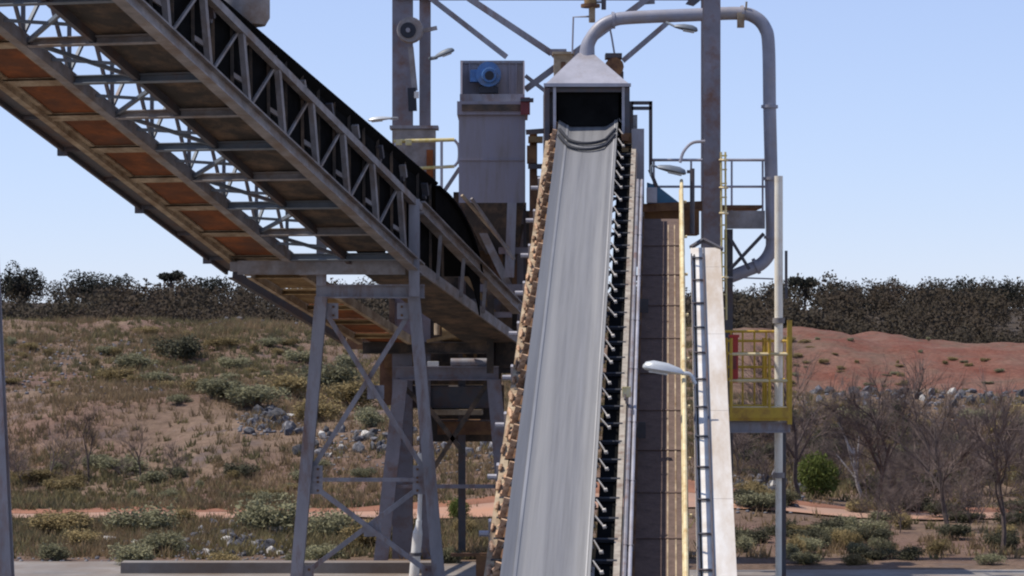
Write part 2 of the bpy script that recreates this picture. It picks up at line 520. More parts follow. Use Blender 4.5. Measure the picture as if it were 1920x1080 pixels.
# ------------------------------------------------------------------ inclined troughed conveyor (centre)
D_DX, D_DZ = 0.0594, 0.3984
def belt_pt(d):
    return Vector((0.457 + D_DX * (d - 35.7), d, CAMZ - 3.427 + D_DZ * (d - 35.7)))
ey = Vector((D_DX, 1, D_DZ)).normalized()
ex = Vector((1, -D_DX, 0)).normalized()
ez = ex.cross(ey)
D0 = 33.2
ORG = belt_pt(D0)
ROT = Matrix((ex, ey, ez)).transposed().to_euler()
KL = math.sqrt(1 + D_DX ** 2 + D_DZ ** 2)
def ly(d): return (d - D0) * KL            # distance along the belt
def to_loc(p):
    q = Vector(p) - ORG
    return Vector((q.dot(ex), q.dot(ey), q.dot(ez)))
LEN = ly(55.4)
conv = thing('belt_conveyor', 'steep grey troughed belt conveyor climbing to the tower hood', 'conveyor', ORG)
conv.rotation_euler = ROT

def trough(x):      # height across the belt
    a = abs(x)
    return 0.0 if a < 0.36 else 0.62 * (a - 0.36) * min(1.0, (a - 0.36) / 0.05 * 0.5 + 0.5)
mb = MB()
nsec = 21
xs = [-0.6 + 1.2 * i / (nsec - 1) for i in range(nsec)]
rings = []
for j in range(60):
    y = LEN * j / 59
    top = [(x, y, trough(x)) for x in xs]
    bot = [(x, y, trough(x) - 0.018) for x in reversed(xs)]
    rings.append(top + bot)
mb.loft(rings)
mb.build('belt', 'belt', conv, smooth=True, local=True)
# pale wear line left of centre and faint one at right
for x0, w in ((-0.42, 0.04), (0.54, 0.02)):
    mb = MB(); 
    rr = []
    for j in range(60):
        y = LEN * j / 59
        rr.append([(x0 - w / 2, y, trough(x0 - w / 2) + 0.012), (x0 + w / 2, y, trough(x0 + w / 2) + 0.012), (x0 + w / 2, y, trough(x0 + w / 2) + 0.001), (x0 - w / 2, y, trough(x0 - w / 2) + 0.001)])
    mb.loft(rr)
    mb.build('wear_line', M.setdefault('wear', mat('polished wear line', (0.36, 0.35, 0.335), 0.5, 0, 0.25, 3.0, stretch=(2, 0.1, 1))), conv, local=True)
# return belt below
mb = MB().box((0, LEN / 2, -0.42), 1.1, LEN, 0.018)
mb.build('return_belt', 'rubber', conv, local=True)
for x, m_, w in ((-0.80, 'tan', 0.12), (0.93, 'idler_r', 0.09)):
    mb = MB(); mb.channel((x, 0, -0.30), (x, LEN, -0.30), w, 0.26, side=1 if x > 0 else -1, t=0.016)
    mb.build('stringer', m_, conv, local=True)
MB().box((0.76, LEN / 2, -0.24), 0.26, LEN, 0.01).build('gap_dark_plate', 'rubber', conv, local=True)  # added dark plates, stand in for the shade in the gaps beside the belt
MB().box((-0.66, LEN / 2, -0.24), 0.18, LEN, 0.01).build('gap_dark_plate', 'brown', conv, local=True)
# under truss of the conveyor
for x in (-0.75, 0.88):
    MB().bar((x, 0, -1.0), (x, LEN, -1.0), 0.1, 0.12).build('lower_chord', 'steel_dark', conv, local=True)
k = 0; y = 0.4
while y < LEN - 1.6:
    for x in (-0.76, 0.89):
        MB().bar((x, y, -0.42), (x, y + (0.75 if k % 2 else -0.0) + 0.75 * (1 - k % 2), -0.95), 0.06, 0.06).build('web_member', 'steel_dark', conv, local=True)
    y += 1.5; k += 1
# idlers
IS = 0.66
b = MB()
b.bar((-0.72, -0.04, -0.16), (-0.645, -0.04, 0.13), 0.035, 0.09); b.tube([(-0.725, -0.03, 0.0), (-0.66, -0.03, 0.05)], 0.035, 8); b.box((-0.745, 0.02, -0.14), 0.07, 0.14, 0.05)
lb = b.build('idler_bracket', 'idler', None, local=True)
b = MB()
b.bar((0.61, 0.05, 0.13), (0.72, -0.08, 0.03), 0.016, 0.02); b.tube([(0.71, -0.09, 0.02), (0.755, -0.09, 0.03)], 0.03, 8)
rb = b.build('idler_bracket', 'peg', None, local=True)
b = MB(); b.bar((-0.8, 0, -0.19), (0.93, 0, -0.19), 0.05, 0.05)
cb = b.build('idler_base', 'strap', None, local=True)
b = MB(); b.tube([(-0.31, 0, -0.085), (0.31, 0, -0.085)], 0.06, 10)
cr = b.build('roller', 'steel_dark', None, smooth=True, local=True)
b = MB(); b.tube([(-0.36, 0, -0.085), (-0.63, 0, 0.06)], 0.045, 10)
wr1 = b.build('roller', 'steel_dark', None, smooth=True, local=True)
b = MB(); b.tube([(0.36, 0, -0.085), (0.60, 0, 0.045)], 0.045, 10)
wr2 = b.build('roller', 'steel_dark', None, smooth=True, local=True)
protos = [lb, rb, cr, wr1, wr2]
pm = [(o.name.split('.')[0], o.data) for o in protos]
bm_ = cb.data
for o in protos + [cb]: bpy.data.objects.remove(o)
y = 0.2
i = 0
while y < LEN - 1.2:
    base = inst('idler', bm_, conv, (0, y, 0))
    for nm, me in pm:
        c = inst(nm, me, base, (0, 0, 0))
        if nm == 'idler_bracket':
            c.rotation_euler = (random.uniform(-.1, .1), 0, random.uniform(-.12, .12))
            c.location = (random.uniform(-.012, .012), random.uniform(-.05, .05), random.uniform(-.02, .02))
    y += IS; i += 1
# dusty cover plates along the left stringer, one per bay
b = MB(); b.tube([(0, -0.2, 0), (0.008, -0.06, 0.012), (-0.006, 0.08, 0.004), (0, 0.2, 0)], [0.022, 0.042, 0.036, 0.018], 7)
cp = b.build('edge_plate', 'idler', None, local=True); cpm = cp.data; bpy.data.objects.remove(cp)
y = 0.2
while y < ly(51.5):
    for q in range(1):
        inst('edge_plate', cpm, conv, (-0.815 + random.uniform(-.02, .02), y + 0.3, -0.13 + random.uniform(-.02, .02)), (random.uniform(-.06, .06), random.uniform(-.5, .5), random.uniform(-.15, .15)), (random.uniform(.6, 1.2), random.uniform(.5, 1.2), random.uniform(.6, 1.2)))
    y += IS
# return idler stubs on the left
b = MB(); b.tube([(-1.06, 0, -0.46), (-0.86, 0, -0.46)], 0.045, 8); b.box((-0.9, 0, -0.4), 0.04, 0.1, 0.3)
sm = b.build('return_idler_bracket', 'galv', None, local=True); smm = sm.data; bpy.data.objects.remove(sm)
y = 3.0
while y < LEN - 2:
    inst('return_idler_bracket', smm, conv, (0, y, 0)); y += 1.9
# supporting legs of the conveyor
for d in (38.0, 44.0, 50.0):
    for x in (-0.75, 0.88):
        p = belt_pt(d) + ex * x - ez * 1.0
        q = Vector((p.x + (-0.25 if x < 0 else 0.25), p.y, 0.0))
        MB().ibeam(to_loc(q), to_loc(p), 0.2, 0.2, 0.02).build('support_leg', 'steel', conv, local=True)
# skirt strip and head drum inside the hood
MB().tube([(-0.6, LEN - 0.25, -0.2), (0.6, LEN - 0.25, -0.2)], 0.3, 24).build('head_pulley', 'steel_dark', conv, smooth=True, local=True)

b = MB(); b.slab([(0.99, 0, -1.0), (0.99, LEN - 2.5, -1.0), (0.99, LEN - 2.5, -0.18), (0.99, 0, -0.18)], 0.012); b.build('sky_block_plate', 'steel_dark', conv, local=True)  # added plate, blocks sky light to deepen the walkway shade
# conduits running up beside the right stringer
for j, (x, r, mm, lab) in enumerate(((1.03, 0.035, 'steel', 'grey conduit pipe nearest the black idlers of the inclined belt'),
                                     (1.11, 0.028, 'galv', 'thin pale conduit pipe on the shaded edge of the inclined walkway'))):
    t = thing('conduit', lab, 'pipe', belt_pt(34) + ex * x)
    a = belt_pt(34) + ex * x - ez * 0.22
    e = belt_pt(51.6) + ex * x - ez * 0.22
    MB().tube([a, e], r, 8).build('pipe', mm, t, smooth=True)
    for k in range(9):
        p = a.lerp(e, (k + 0.5) / 9)
        MB().bar(p - ex * 0.05 - ez * 0.02, p + ex * 0.05 - ez * 0.02, 0.05, r * 2 + 0.03).build('clamp', 'steel_dark', t)
# yellow pull switch on the right stringer
p = belt_pt(41.45) + ex * 0.98 + ez * 0.02
t = thing('pull_switch', 'small yellow emergency pull switch on the right conveyor edge', 'switch', p)
MB().box(p, 0.13, 0.12, 0.16).build('switch_body', 'paleyellow', t)
MB().bar(p - ez * 0.3, p - ez * 0.05, 0.04).build('bracket', 'steel', t)
MB().tube([p - ex * 0.02 - ey * 0.1, p - ex * 0.02 - ey * 0.3], 0.015, 6).build('lever', 'steel_dark', t)

# ------------------------------------------------------------------ inclined walkway, rails, ladder tray and white cladding
WZ = -0.98
walk = thing('inclined_walkway', 'brown dusty steel walkway climbing beside the belt, half in shade', 'walkway', ORG)
walk.rotation_euler = ROT
pl = 1.55
y = -0.4
wl_end = ly(51.6)
pmesh = None
while y < wl_end - 0.2:
    if pmesh is None:
        o = MB().box((0, pl / 2 - 0.02, 0), 0.80, pl - 0.05, 0.035).build('deck_panel', 'deck', walk, local=True); pmesh = o.data
    else:
        o = inst('deck_panel', pmesh, walk)
    o.location = (1.50, y, WZ + random.uniform(-.004, .004))
    o2 = MB().bar((1.1, y - 0.03, WZ + 0.03), (1.90, y - 0.03, WZ + 0.03), 0.04, 0.012).build('cleat', 'deck', walk, local=True)
    y += pl
for x in (1.12, 1.88):
    MB().bar((x, -0.4, WZ - 0.06), (x, wl_end, WZ - 0.06), 0.07, 0.18).build('walkway_stringer', 'brown', walk, local=True)
for x in (1.62, 1.74):
    MB().bar((x, -0.4, WZ + 0.022), (x, wl_end - 0.5, WZ + 0.022), 0.022, 0.006).build('cable_run', 'tan', walk, local=True)

rail = thing('handrail', 'cream painted handrail beside the brown inclined walkway', 'handrail', ORG)
rail.rotation_euler = ROT
re_ = ly(50.6)
MB().tube([(1.87, -0.3, 0.14), (1.87, re_, 0.14)], 0.033, 8).build('top_rail', 'cream', rail, smooth=True, local=True)
MB().tube([(1.86, -0.3, -0.42), (1.86, wl_end, -0.42)], 0.035, 8).build('knee_rail', 'cream', rail, smooth=True, local=True)
MB().bar((1.905, -0.3, WZ + 0.1), (1.905, wl_end, WZ + 0.1), 0.012, 0.17).build('toe_board', 'ochre', rail, local=True)
y = 0.6
while y < re_:
    MB().tube([(1.90, y, WZ), (1.875, y, 0.14)], 0.03, 8).build('post', 'cream', rail, smooth=True, local=True)
    MB().bar((1.86, y, 0.08), (1.96, y, 0.08), 0.04, 0.04).build('rail_bracket', 'cream', rail, local=True)
    y += 1.9

tray = thing('cable_ladder', 'black ladder-shaped cable tray lying over the white cladding', 'cable tray', ORG)
tray.rotation_euler = ROT
te = ly(48.2)
for x in (2.04, 2.25):
    MB().bar((x, -0.3, -0.39), (x, te, -0.39), 0.024, 0.03).build('side_rail', 'steel_dark', tray, local=True)
y = 0.3
while y < te:
    MB().bar((2.05, y, -0.39), (2.24, y, -0.39), 0.035, 0.025).build('rung', 'steel_dark', tray, local=True)
    MB().bar((2.25, y, -0.40), (2.25, y, -0.44), 0.03, 0.03).build('tray_leg', 'steel_dark', tray, local=True)
    y += 1.12
MB().tube([(2.09, -0.3, -0.40), (2.085, te * 0.5, -0.40), (2.09, te, -0.40)], 0.012, 6).build('cable', 'rubber', tray, local=True)

clad = thing('white_cladding', 'long white stained sheet cladding climbing right of the cable ladder', 'cladding', ORG)
clad.rotation_euler = ROT
y = -0.4
ce = ly(48.6)
k = 0
while y < ce - 0.5:
    e = min(y + 3.2, ce)
    b = MB()
    b.loft([[(2.27, y, -0.42), (2.57, y, -0.42), (2.57, y, -0.95), (2.27, y, -0.95)], [(2.27, e - 0.01, -0.42), (2.57, e - 0.01, -0.42), (2.57, e - 0.01, -0.95), (2.27, e - 0.01, -0.95)]])
    b.build('cladding_panel', 'slab', clad, local=True)
    b = MB(); b.box((2.14, (y + e) / 2, -0.445), 0.23, e - y - 0.01, 0.05); b.build('inner_panel', 'white', clad, local=True)
    y = e; k += 1
MB().bar((2.262, -0.4, -0.415), (2.262, ce, -0.415), 0.012, 0.05).build('edge_angle', 'steel_dark', clad, local=True)
MB().bar((2.03, ce, -0.42), (2.26, ce + 0.25, -0.36), 0.06, 0.06).build('end_cap', 'steel_dark', clad, local=True)
MB().bar((2.26, ce + 0.25, -0.36), (2.6, ce - 0.1, -0.42), 0.06, 0.06).build('end_cap', 'steel_dark', clad, local=True)
for d in (37, 42, 47):
    for x in (1.2, 2.5):
        p = belt_pt(d) + ex * x - ez * (0.95 if x > 2 else 0.75)
        MB().bar(to_loc((p.x, p.y, 0)), to_loc(p), 0.14, 0.14).build('support_leg', 'steel_dark', walk if x < 2 else clad, local=True)

# ------------------------------------------------------------------ hood at the belt head
hd = 54.0
HW0, HW1 = P(1024, 160, hd), P(1178, 160, hd)
hx0, hx1 = HW0.x, HW1.x
hy0, hy1 = 54.0, 56.6
hz0 = P(0, 300, hd).z; hz1 = P(0, 160, hd).z
hood = thing('transfer_hood', 'grey sheet metal hood with pyramid top over the belt head', 'hood', ((hx0 + hx1) / 2, 55, hz0 - 0.6))
MB().slab([(hx0, hy0, hz0), (hx0, hy1, hz0), (hx0, hy1, hz1), (hx0, hy0, hz1)], -0.03).build('side_panel', 'steel_dark', hood)
MB().slab([(hx1, hy0, hz0), (hx1, hy1, hz0), (hx1, hy1, hz1), (hx1, hy0, hz1)], 0.03).build('side_panel', 'steel_dark', hood)
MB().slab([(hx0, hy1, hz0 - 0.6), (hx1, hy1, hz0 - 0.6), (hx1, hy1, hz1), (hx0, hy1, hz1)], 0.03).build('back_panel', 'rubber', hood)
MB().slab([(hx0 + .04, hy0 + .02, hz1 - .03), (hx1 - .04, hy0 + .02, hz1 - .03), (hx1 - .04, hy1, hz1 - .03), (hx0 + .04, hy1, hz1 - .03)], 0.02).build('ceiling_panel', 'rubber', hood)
MB().slab([(hx0 + 0.22, hy0 + 0.5, hz0 - .2), (hx0 + 0.22, hy1 - .05, hz0 - .2), (hx0 + 0.22, hy1 - .05, hz1 - .05), (hx0 + 0.22, hy0 + 0.5, hz1 - .05)], 0.01).build('hood_dark_sheet', 'rubber', hood)
MB().slab([(hx1 - 0.22, hy0 + 0.5, hz0 - .2), (hx1 - 0.22, hy1 - .05, hz0 - .2), (hx1 - 0.22, hy1 - .05, hz1 - .05), (hx1 - 0.22, hy0 + 0.5, hz1 - .05)], 0.01).build('hood_dark_sheet', 'rubber', hood)
MB().slab([(hx0 + 0.22, hy0 + 1.5, hz0 + .1), (hx1 - 0.22, hy0 + 1.5, hz0 + .1), (hx1 - .22, hy0 + 1.5, hz1 - .05), (hx0 + .22, hy0 + 1.5, hz1 - .05)], 0.01).build('hood_dark_sheet', 'rubber', hood)
b = MB(); rings = []
for j in range(13):
    xx = -0.62 + 1.24 * j / 12
    lo_ = belt_pt(54.1) + ex * xx + ez * (trough(max(-.6, min(.6, xx))) + 0.03)
    rings.append([Vector((lo_.x, 54.12, lo_.z)), Vector((lo_.x, 54.13, lo_.z)), Vector((lo_.x, 54.13, hz1 - .08)), Vector((lo_.x, 54.12, hz1 - .08))])
b.loft(rings); b.build('hood_dark_sheet', 'rubber', hood)  # added black sheet, stands in for the dark inside the hood
# pyramid
cx = P(1100, 0, hd).x
b = MB()
zb, zt = hz1 + 0.02, P(0, 92, hd).z
rw = 0.15
b.loft([[(hx0 - .03, hy0 - .05, zb), (hx1 + .03, hy0 - .05, zb), (hx1 + .03, hy1 - 0.5, zb), (hx0 - .03, hy1 - 0.5, zb)],
        [(hx0 + .06, hy0 + .05, zb + .08), (hx1 - .06, hy0 + .05, zb + .08), (hx1 - .06, hy1 - 0.6, zb + .08), (hx0 + .06, hy1 - 0.6, zb + .08)],
        [(cx - rw, 54.8, zt), (cx + rw, 54.8, zt), (cx + rw, 55.1, zt), (cx - rw, 55.1, zt)]])
b.build('pyramid_roof', 'galv', hood)
MB().bar((hx0 - .05, hy0 - .07, zb - .02), (hx1 + .05, hy0 - .07, zb - .02), 0.06, 0.07).build('eave_angle', 'galv', hood)
for x in (hx0 + 0.17, hx1 - 0.1):
    MB().bar((x, hy0 - 0.02, hz0 + 0.1), (x, hy0 - 0.02, hz1 - .04), 0.06, 0.05).build('front_post', 'galv', hood)
for x in (hx0 + 0.02, hx1 - 0.02):
    MB().bar((x, hy0 - 0.06, hz0 - 0.7), (x, hy0 - 0.06, hz1 - .06), 0.09, 0.07).build('corner_post', 'steel_dark', hood)
MB().bar((hx0 + .05, hy0 + .02, hz1 - 0.09), (hx1 - .05, hy0 + .02, hz1 - 0.09), 0.03, 0.09).build('lintel', 'steel_dark', hood)
# two black bands across the belt in front of the hood
for k, (v0, v1, vs_, dd) in enumerate(((262, 262, 310, 53.5), (276, 276, 331, 53.15))):
    pts = []
    for j in range(13):
        t_ = j / 12
        c_ = Vector(belt_pt(dd)) + ex * (-0.56 + 1.12 * t_) + ez * (trough(-0.56 + 1.12 * t_) + 0.03)
        sag = 1 - (2 * t_ - 1) ** 2
        pts.append(c_ - ey * 0.55 * sag + ez * 0.02)
    o = MB().tube(pts, 0.032, 8).build('black_band', 'strap', None, smooth=True)
    tag(o, ('upper' if k == 0 else 'lower') + ' of two black bands curving across the belt below the hood', 'strap')

# ------------------------------------------------------------------ dust duct
dd = 54.9
duct = thing('dust_duct', 'round grey dust duct bending from the hood over the tower and down', 'duct', P(1440, 600, dd))
path = arc([P(1100, 106, dd), P(1104, 80, dd), P(1124, 52, dd), P(1150, 38, dd), P(1185, 33, dd), P(1300, 28, dd), P(1385, 25, dd), P(1415, 32, dd), P(1434, 52, dd), P(1441, 85, dd), P(1443, 200, dd)], 8)
rad = [0.17 - 0.035 * min(1, i / 10) for i in range(len(path))]
MB().tube(path, rad, 14).build('upper_pipe', 'duct', duct, smooth=True)
path = arc([P(1443, 200, dd), P(1446, 330, dd), P(1448, 440, dd), P(1445, 470, dd), P(1428, 494, dd), P(1400, 507, dd), P(1362, 522, dd)], 8)
MB().tube(path, 0.135, 14).build('lower_pipe', 'duct', duct, smooth=True)
for (u, v, ax) in ((1150, 38, 0), (1392, 26, 0), (1443, 200, 1), (1446, 335, 1), (1448, 445, 1), (1418, 499, 2)):
    c_ = P(u, v, dd)
    a_ = {0: Vector((1, 0, 0.05)), 1: Vector((0.02, 0, 1)), 2: Vector((1, 0, 0.45))}[ax].normalized() * 0.03
    MB().tube([c_ - a_, c_ + a_], 0.175, 14).build('flange', 'duct', duct, smooth=True)
c_ = P(1388, 28, dd)
MB().box(c_ + Vector((0, -.1, -.12)), 0.14, 0.14, 0.3).build('damper_box', 'tan', duct)
MB().bar(c_ + Vector((0.1, -.1, 0.0)), c_ + Vector((0.12, -.1, 0.26)), 0.04).build('damper_lever', 'tan', duct)
# valve stack above the duct
t = thing('valve_stack', 'dusty brass coloured valve standing above the hood apex', 'valve', P(1108, 40, 55.3))
MB().tube([P(1110, 42, 55.3), P(1110, 12, 55.3)], 0.07, 10).build('stem', 'tan', t, smooth=True)
MB().tube([P(1107, 14, 55.3), P(1107, 8, 55.3)], 0.2, 12).build('flange', 'brown', t, smooth=True)
MB().tube([P(1107, 8, 55.3), P(1106, -40, 55.3)], 0.13, 12).build('valve_body', 'ochre', t, smooth=True)
MB().tube([P(1132, 18, 55.3), P(1132, -30, 55.3)], 0.05, 8).build('actuator', 'steel_dark', t, smooth=True)
MB().bar(P(1107, 4, 55.3), P(1132, 4, 55.3), 0.04).build('link', 'steel_dark', t)
for pts, lab in (([P(1105, 31, 55.4), P(1075, 32, 55.4), P(1073, 100, 55.4)], 'thin grey pipe dropping left of the hood apex'),
                 ([P(1141, 40, 55.4), P(1147, 70, 55.4), P(1152, 100, 55.4)], 'thin dark cable hanging right of the hood apex')):
    tag(MB().tube(pts, 0.022, 6).build('thin_pipe', 'duct'), lab, 'pipe')
# boxes behind the pyramid
t = thing('drive_motor', 'dark brown drive motor behind the right side of the hood', 'motor', P(1155, 150, 56.8))
MB().tube([P(1152, 125, 56.2), P(1152, 125, 57.2)], 0.2, 14).build('motor_body', 'brown', t, smooth=True)
MB().box(P(1150, 106, 56.7), 0.35, 0.5, 0.1).build('terminal_box', 'steel_dark', t)
MB().box(P(1152, 150, 56.7), 0.36, 0.7, 0.3).build('mount', 'steel_dark', t)
t = thing('junction_box', 'dusty beige junction box behind the left side of the hood', 'box', P(1050, 150, 56.8))
MB().box(P(1056, 122, 56.8), 0.4, 0.4, 0.46).build('box_body', 'tan', t)
MB().box(P(1056, 101, 56.75), 0.46, 0.5, 0.05).build('box_lid', 'tan', t)
MB().box(P(1056, 122, 56.58), 0.1, 0.03, 0.14).build('cover_plate', 'brown', t)
MB().bar(P(1056, 140, 56.8), P(1056, 175, 56.8), 0.1).build('pedestal', 'steel_dark', t)

# dark side steel left and right of the belt head
t = thing('head_frame', 'rust stained steel frame around the belt head below the hood', 'frame', P(1100, 430, 54.6))
for (u0, v0, u1, v1, d_, w, m_) in ((1196, 242, 1196, 500, 53.4, 0.24, 'steel'), (1180, 250, 1178, 430, 53.7, 0.2, 'brown'), (1033, 170, 1030, 330, 54.3, 0.16, 'steel_dark'),
                                    (1000, 250, 1000, 540, 55.0, 0.16, 'brown'), (1008, 330, 1002, 640, 55.3, 0.1, 'steel_dark')):
    MB().ibeam(P(u0, v0, d_), P(u1, v1, d_), w, w, 0.02, up=(0, -1, 0)).build('post', m_, t)
MB().box(P(1004, 262, 54.8), 0.3, 0.4, 0.12).build('ledge', 'ochre', t)
MB().box(P(997, 290, 54.9), 0.2, 0.3, 0.36).build('bearing_box', 'brown', t)
MB().bar(P(986, 248, 54.8), P(1040, 244, 54.8), 0.1, 0.1).build('cross_bar', 'steel_dark', t)
MB().bar(P(990, 312, 54.8), P(1030, 312, 54.8), 0.1, 0.1).build('cross_bar', 'steel_dark', t)
for k in range(5):
    MB().box(P(1172, 258 + 26 * k, 53.4), 0.14, 0.14, 0.14).build('take_up_block', ('brown', 'ochre', 'idler_r')[k % 3], t)

# guard frame right of hood
t = thing('guard_frame', 'dark tubular guard frame beside the right of the hood', 'frame', P(1200, 330, 54.2))
gd = 54.2
for (a, b_) in (((1184, 193), (1222, 193)), ((1184, 203), (1222, 203)), ((1220, 190), (1220, 322)), ((1184, 190), (1184, 322))):
    MB().bar(P(*a, gd), P(*b_, gd), 0.07, 0.07).build('frame_bar', 'steel_dark', t)
    
# ------------------------------------------------------------------ filter housing
fd = 57.0
fl = thing('filter_housing', 'boxy grey purple dust filter with tapered base left of the belt', 'filter', P(922, 560, fd))
def fbox(u0, u1, v0, v1, dep, name, m_, d=fd, inset=0):
    a, b_ = P(u0, v1, d), P(u1, v0, d)
    return MB().box(((a.x + b_.x) / 2, d + inset + dep / 2, (a.z + b_.z) / 2), b_.x - a.x, dep, b_.z - a.z).build(name, m_, fl)
fbox(860, 985, 205, 380, 1.5, 'body', 'filter', inset=0.06)
fbox(857, 990, 190, 215, 1.65, 'lip', 'filter', inset=-0.03)
fbox(866, 978, 196, 208, 0.06, 'lip_recess', 'tray', inset=-0.08)
# top box: back and side walls with an open front ledge
fbox(862, 983, 112, 190, 0.05, 'back_wall', 'filter', inset=0.75)
a, b_ = P(862, 190, fd), P(983, 112, fd)
for x in (a.x + 0.02, b_.x - 0.02):
    MB().slab([(x, fd + .03, a.z), (x, fd + .75, a.z), (x, fd + .75, b_.z), (x, fd + 0.35, b_.z)], 0.03).build('cheek_plate', 'filter', fl)
fbox(862, 983, 176, 190, 0.7, 'ledge', 'steel', inset=0.04)
MB().bar((a.x, fd + .74, b_.z + .02), (b_.x, fd + .74, b_.z + .02), 0.08, 0.06).build('top_trim', 'steel', fl)
for u in (880, 900, 955, 968):
    MB().bar(P(u, 116, fd + .73), P(u, 176, fd + .73), 0.03, 0.04).build('stiffener', 'filter', fl)
for v in (300,):
    MB().bar((a.x, fd + .045, P(0, v, fd).z), (b_.x, fd + .045, P(0, v, fd).z), 0.03, 0.02).build('seam', 'filter', fl)
# hopper
b = MB()
za, zb_ = P(0, 380, fd).z, P(0, 475, fd).z
x0, x1 = P(862, 0, fd).x, P(983, 0, fd).x
b.loft([[(x0, fd + .06, za), (x1, fd + .06, za), (x1, fd + 1.5, za), (x0, fd + 1.5, za)],
        [(x0 + .55, fd + .5, zb_), (x1 - .15, fd + .5, zb_), (x1 - .15, fd + 1.1, zb_), (x0 + .55, fd + 1.1, zb_)]])
b.build('hopper', 'tray', fl)
MB().bar(P(960, 380, fd), P(955, 520, fd), 0.2, 0.14).build('corner_stiffener', 'steel', fl)
for u in (866, 980):
    MB().bar(P(u, 380, fd + 1.5), Vector((P(u, 380, fd + 1.5).x, fd + 1.5, 0)), 0.16).build('leg', 'steel_dark', fl)
c_ = P(916, 140, fd + 0.35)
mo = MB().tube([c_ + Vector((0, -.12, 0)), c_ + Vector((0, .32, 0))], 0.27, 20).build('motor', 'blue', fl, smooth=True)
MB().tube([c_ + Vector((0.02, -.24, -.03)), c_ + Vector((0.02, -.12, -.03))], [0.15, 0.17], 16).build('fan_cowl', 'blue', mo, smooth=True)
MB().tube([c_ + Vector((0.02, -.25, -.04)), c_ + Vector((0.02, -.24, -.04))], 0.1, 14).build('fan_grille', 'strap', mo, smooth=True)
MB().box(c_ + Vector((-.3, .1, -.02)), 0.2, 0.22, 0.26).build('terminal_box', 'blue', mo)
MB().box(c_ + Vector((0, .1, -.33)), 0.42, 0.4, 0.14).build('motor_foot', 'strap', fl)
t = thing('control_box', 'small dull red box on the upper right of the filter', 'box', P(986, 215, fd - .05))
MB().box(P(985, 199, fd - .1), 0.2, 0.2, 0.36).build('box_body', 'darkred', t)
MB().box(P(988, 188, fd - .1), 0.28, 0.3, 0.07).build('box_lid', 'steel_dark', t)

# ------------------------------------------------------------------ tower steel
tw = thing('steel_tower', 'tall grey steel tower frame behind the belt head', 'tower', P(1040, 1100, 55))
def post(u, v0, d, w, h=None, base=0.0, m_='column', name='column', u2=None):
    a = P(u, v0, d)
    q = Vector((a.x if u2 is None else P(u2, 0, d).x, d, base))
    return MB().ibeam(q, a, w, h or w, 0.03, up=(0, -1, 0)).build(name, m_, tw)
post(755, -120, 58.2, 0.44, 0.4)
post(797, -120, 58.2, 0.24, 0.3)
post(1334, -120, 52.4, 0.33, 0.34)
post(1322, -120, 58.2, 0.16, 0.3)
b = MB().box(P(777, 300, 58.0), 0.92, 0.5, 1.3); b.build('base_box', 'steel_worn', tw)
MB().box(P(806, 320, 57.7), 0.14, 0.1, 0.9).build('rust_patch_plate', 'rustplate', tw)
for v in (240, 355):
    MB().box(P(777, v, 58.0), 1.05, 0.62, 0.07).build('splice_plate', 'steel', tw)
for (a, b_, w, d_) in (((740, -6), (1340, -6), 0.14, 58.0), ((808, -3), (950, 107), 0.11, 57.9), ((878, -4), (1034, 100), 0.13, 57.6), ((1216, -4), (985, 168), 0.13, 57.8),
                       ((985, 142), (1024, 172), 0.08, 57.8), ((1252, 42), (1168, 114), 0.11, 57.7), ((1300, 0), (1330, -30), 0.12, 57.7)):
    MB().ibeam(P(*a, d_), P(*b_, d_), w, w, 0.018, up=(0, -1, 0)).build('brace', 'steel', tw)
MB().slab([P(1022, 92, 57.5), P(1040, 112, 57.5), P(1064, 108, 57.5), P(1062, 92, 57.5)], 0.03).build('gusset', 'steel', tw)
MB().bar(P(1215, 8, 57.9), P(1214, -12, 57.9), 0.3, 0.03).build('gusset', 'steel', tw)
MB().slab([P(1285, 8, 57.5), P(1300, 12, 57.5), P(1322, -6, 57.5), P(1300, -12, 57.5)], 0.03).build('gusset', 'steel_dark', tw)
# platforms
MB().channel(P(1362, 412, 53.5), P(1434, 412, 53.5), 0.1, 0.36, up=(0, 0, 1)).build('platform_beam', 'steel_worn', tw)
MB().box(P(1290, 388, 54.5) + Vector((0, 0.6, 0)), 3.0, 1.6, 0.06).build('platform_deck', 'brown', tw)
MB().bar(P(1200, 390, 53.2), P(1330, 384, 53.2), 0.1, 0.16).build('platform_beam', 'brown', tw)
MB().box(P(1255, 418, 54.0), 1.15, 0.9, 0.5).build('under_platform_box', 'brown', tw)
for (v, w) in ((300, 0.03), (350, 0.025)):
    MB().tube([P(1222, v, 55.2), P(1434, v, 55.2)], w, 8).build('platform_rail', 'galv', tw, smooth=True)
for u in (1226, 1296, 1372, 1430):
    MB().tube([P(u, 298, 55.2), P(u, 395, 55.2)], 0.022, 8).build('rail_post', 'galv', tw, smooth=True)
MB().bar(P(1365, 440, 53.6), P(1405, 505, 53.6), 0.06).build('knee_brace', 'steel_dark', tw)
MB().bar(P(1432, 438, 53.7), P(1366, 508, 53.7), 0.07).build('knee_brace', 'steel_dark', tw)
MB().bar(P(1366, 520, 53.7), P(1450, 523, 53.7), 0.03).build('tie', 'steel', tw)
# lower right column continuing behind the cladding
MB().ibeam(P(1366, 430, 53.9), Vector((P(1366, 0, 53.9).x, 53.9, 0)), 0.16, 0.2, 0.02, up=(0, -1, 0)).build('column', 'steel_dark', tw)
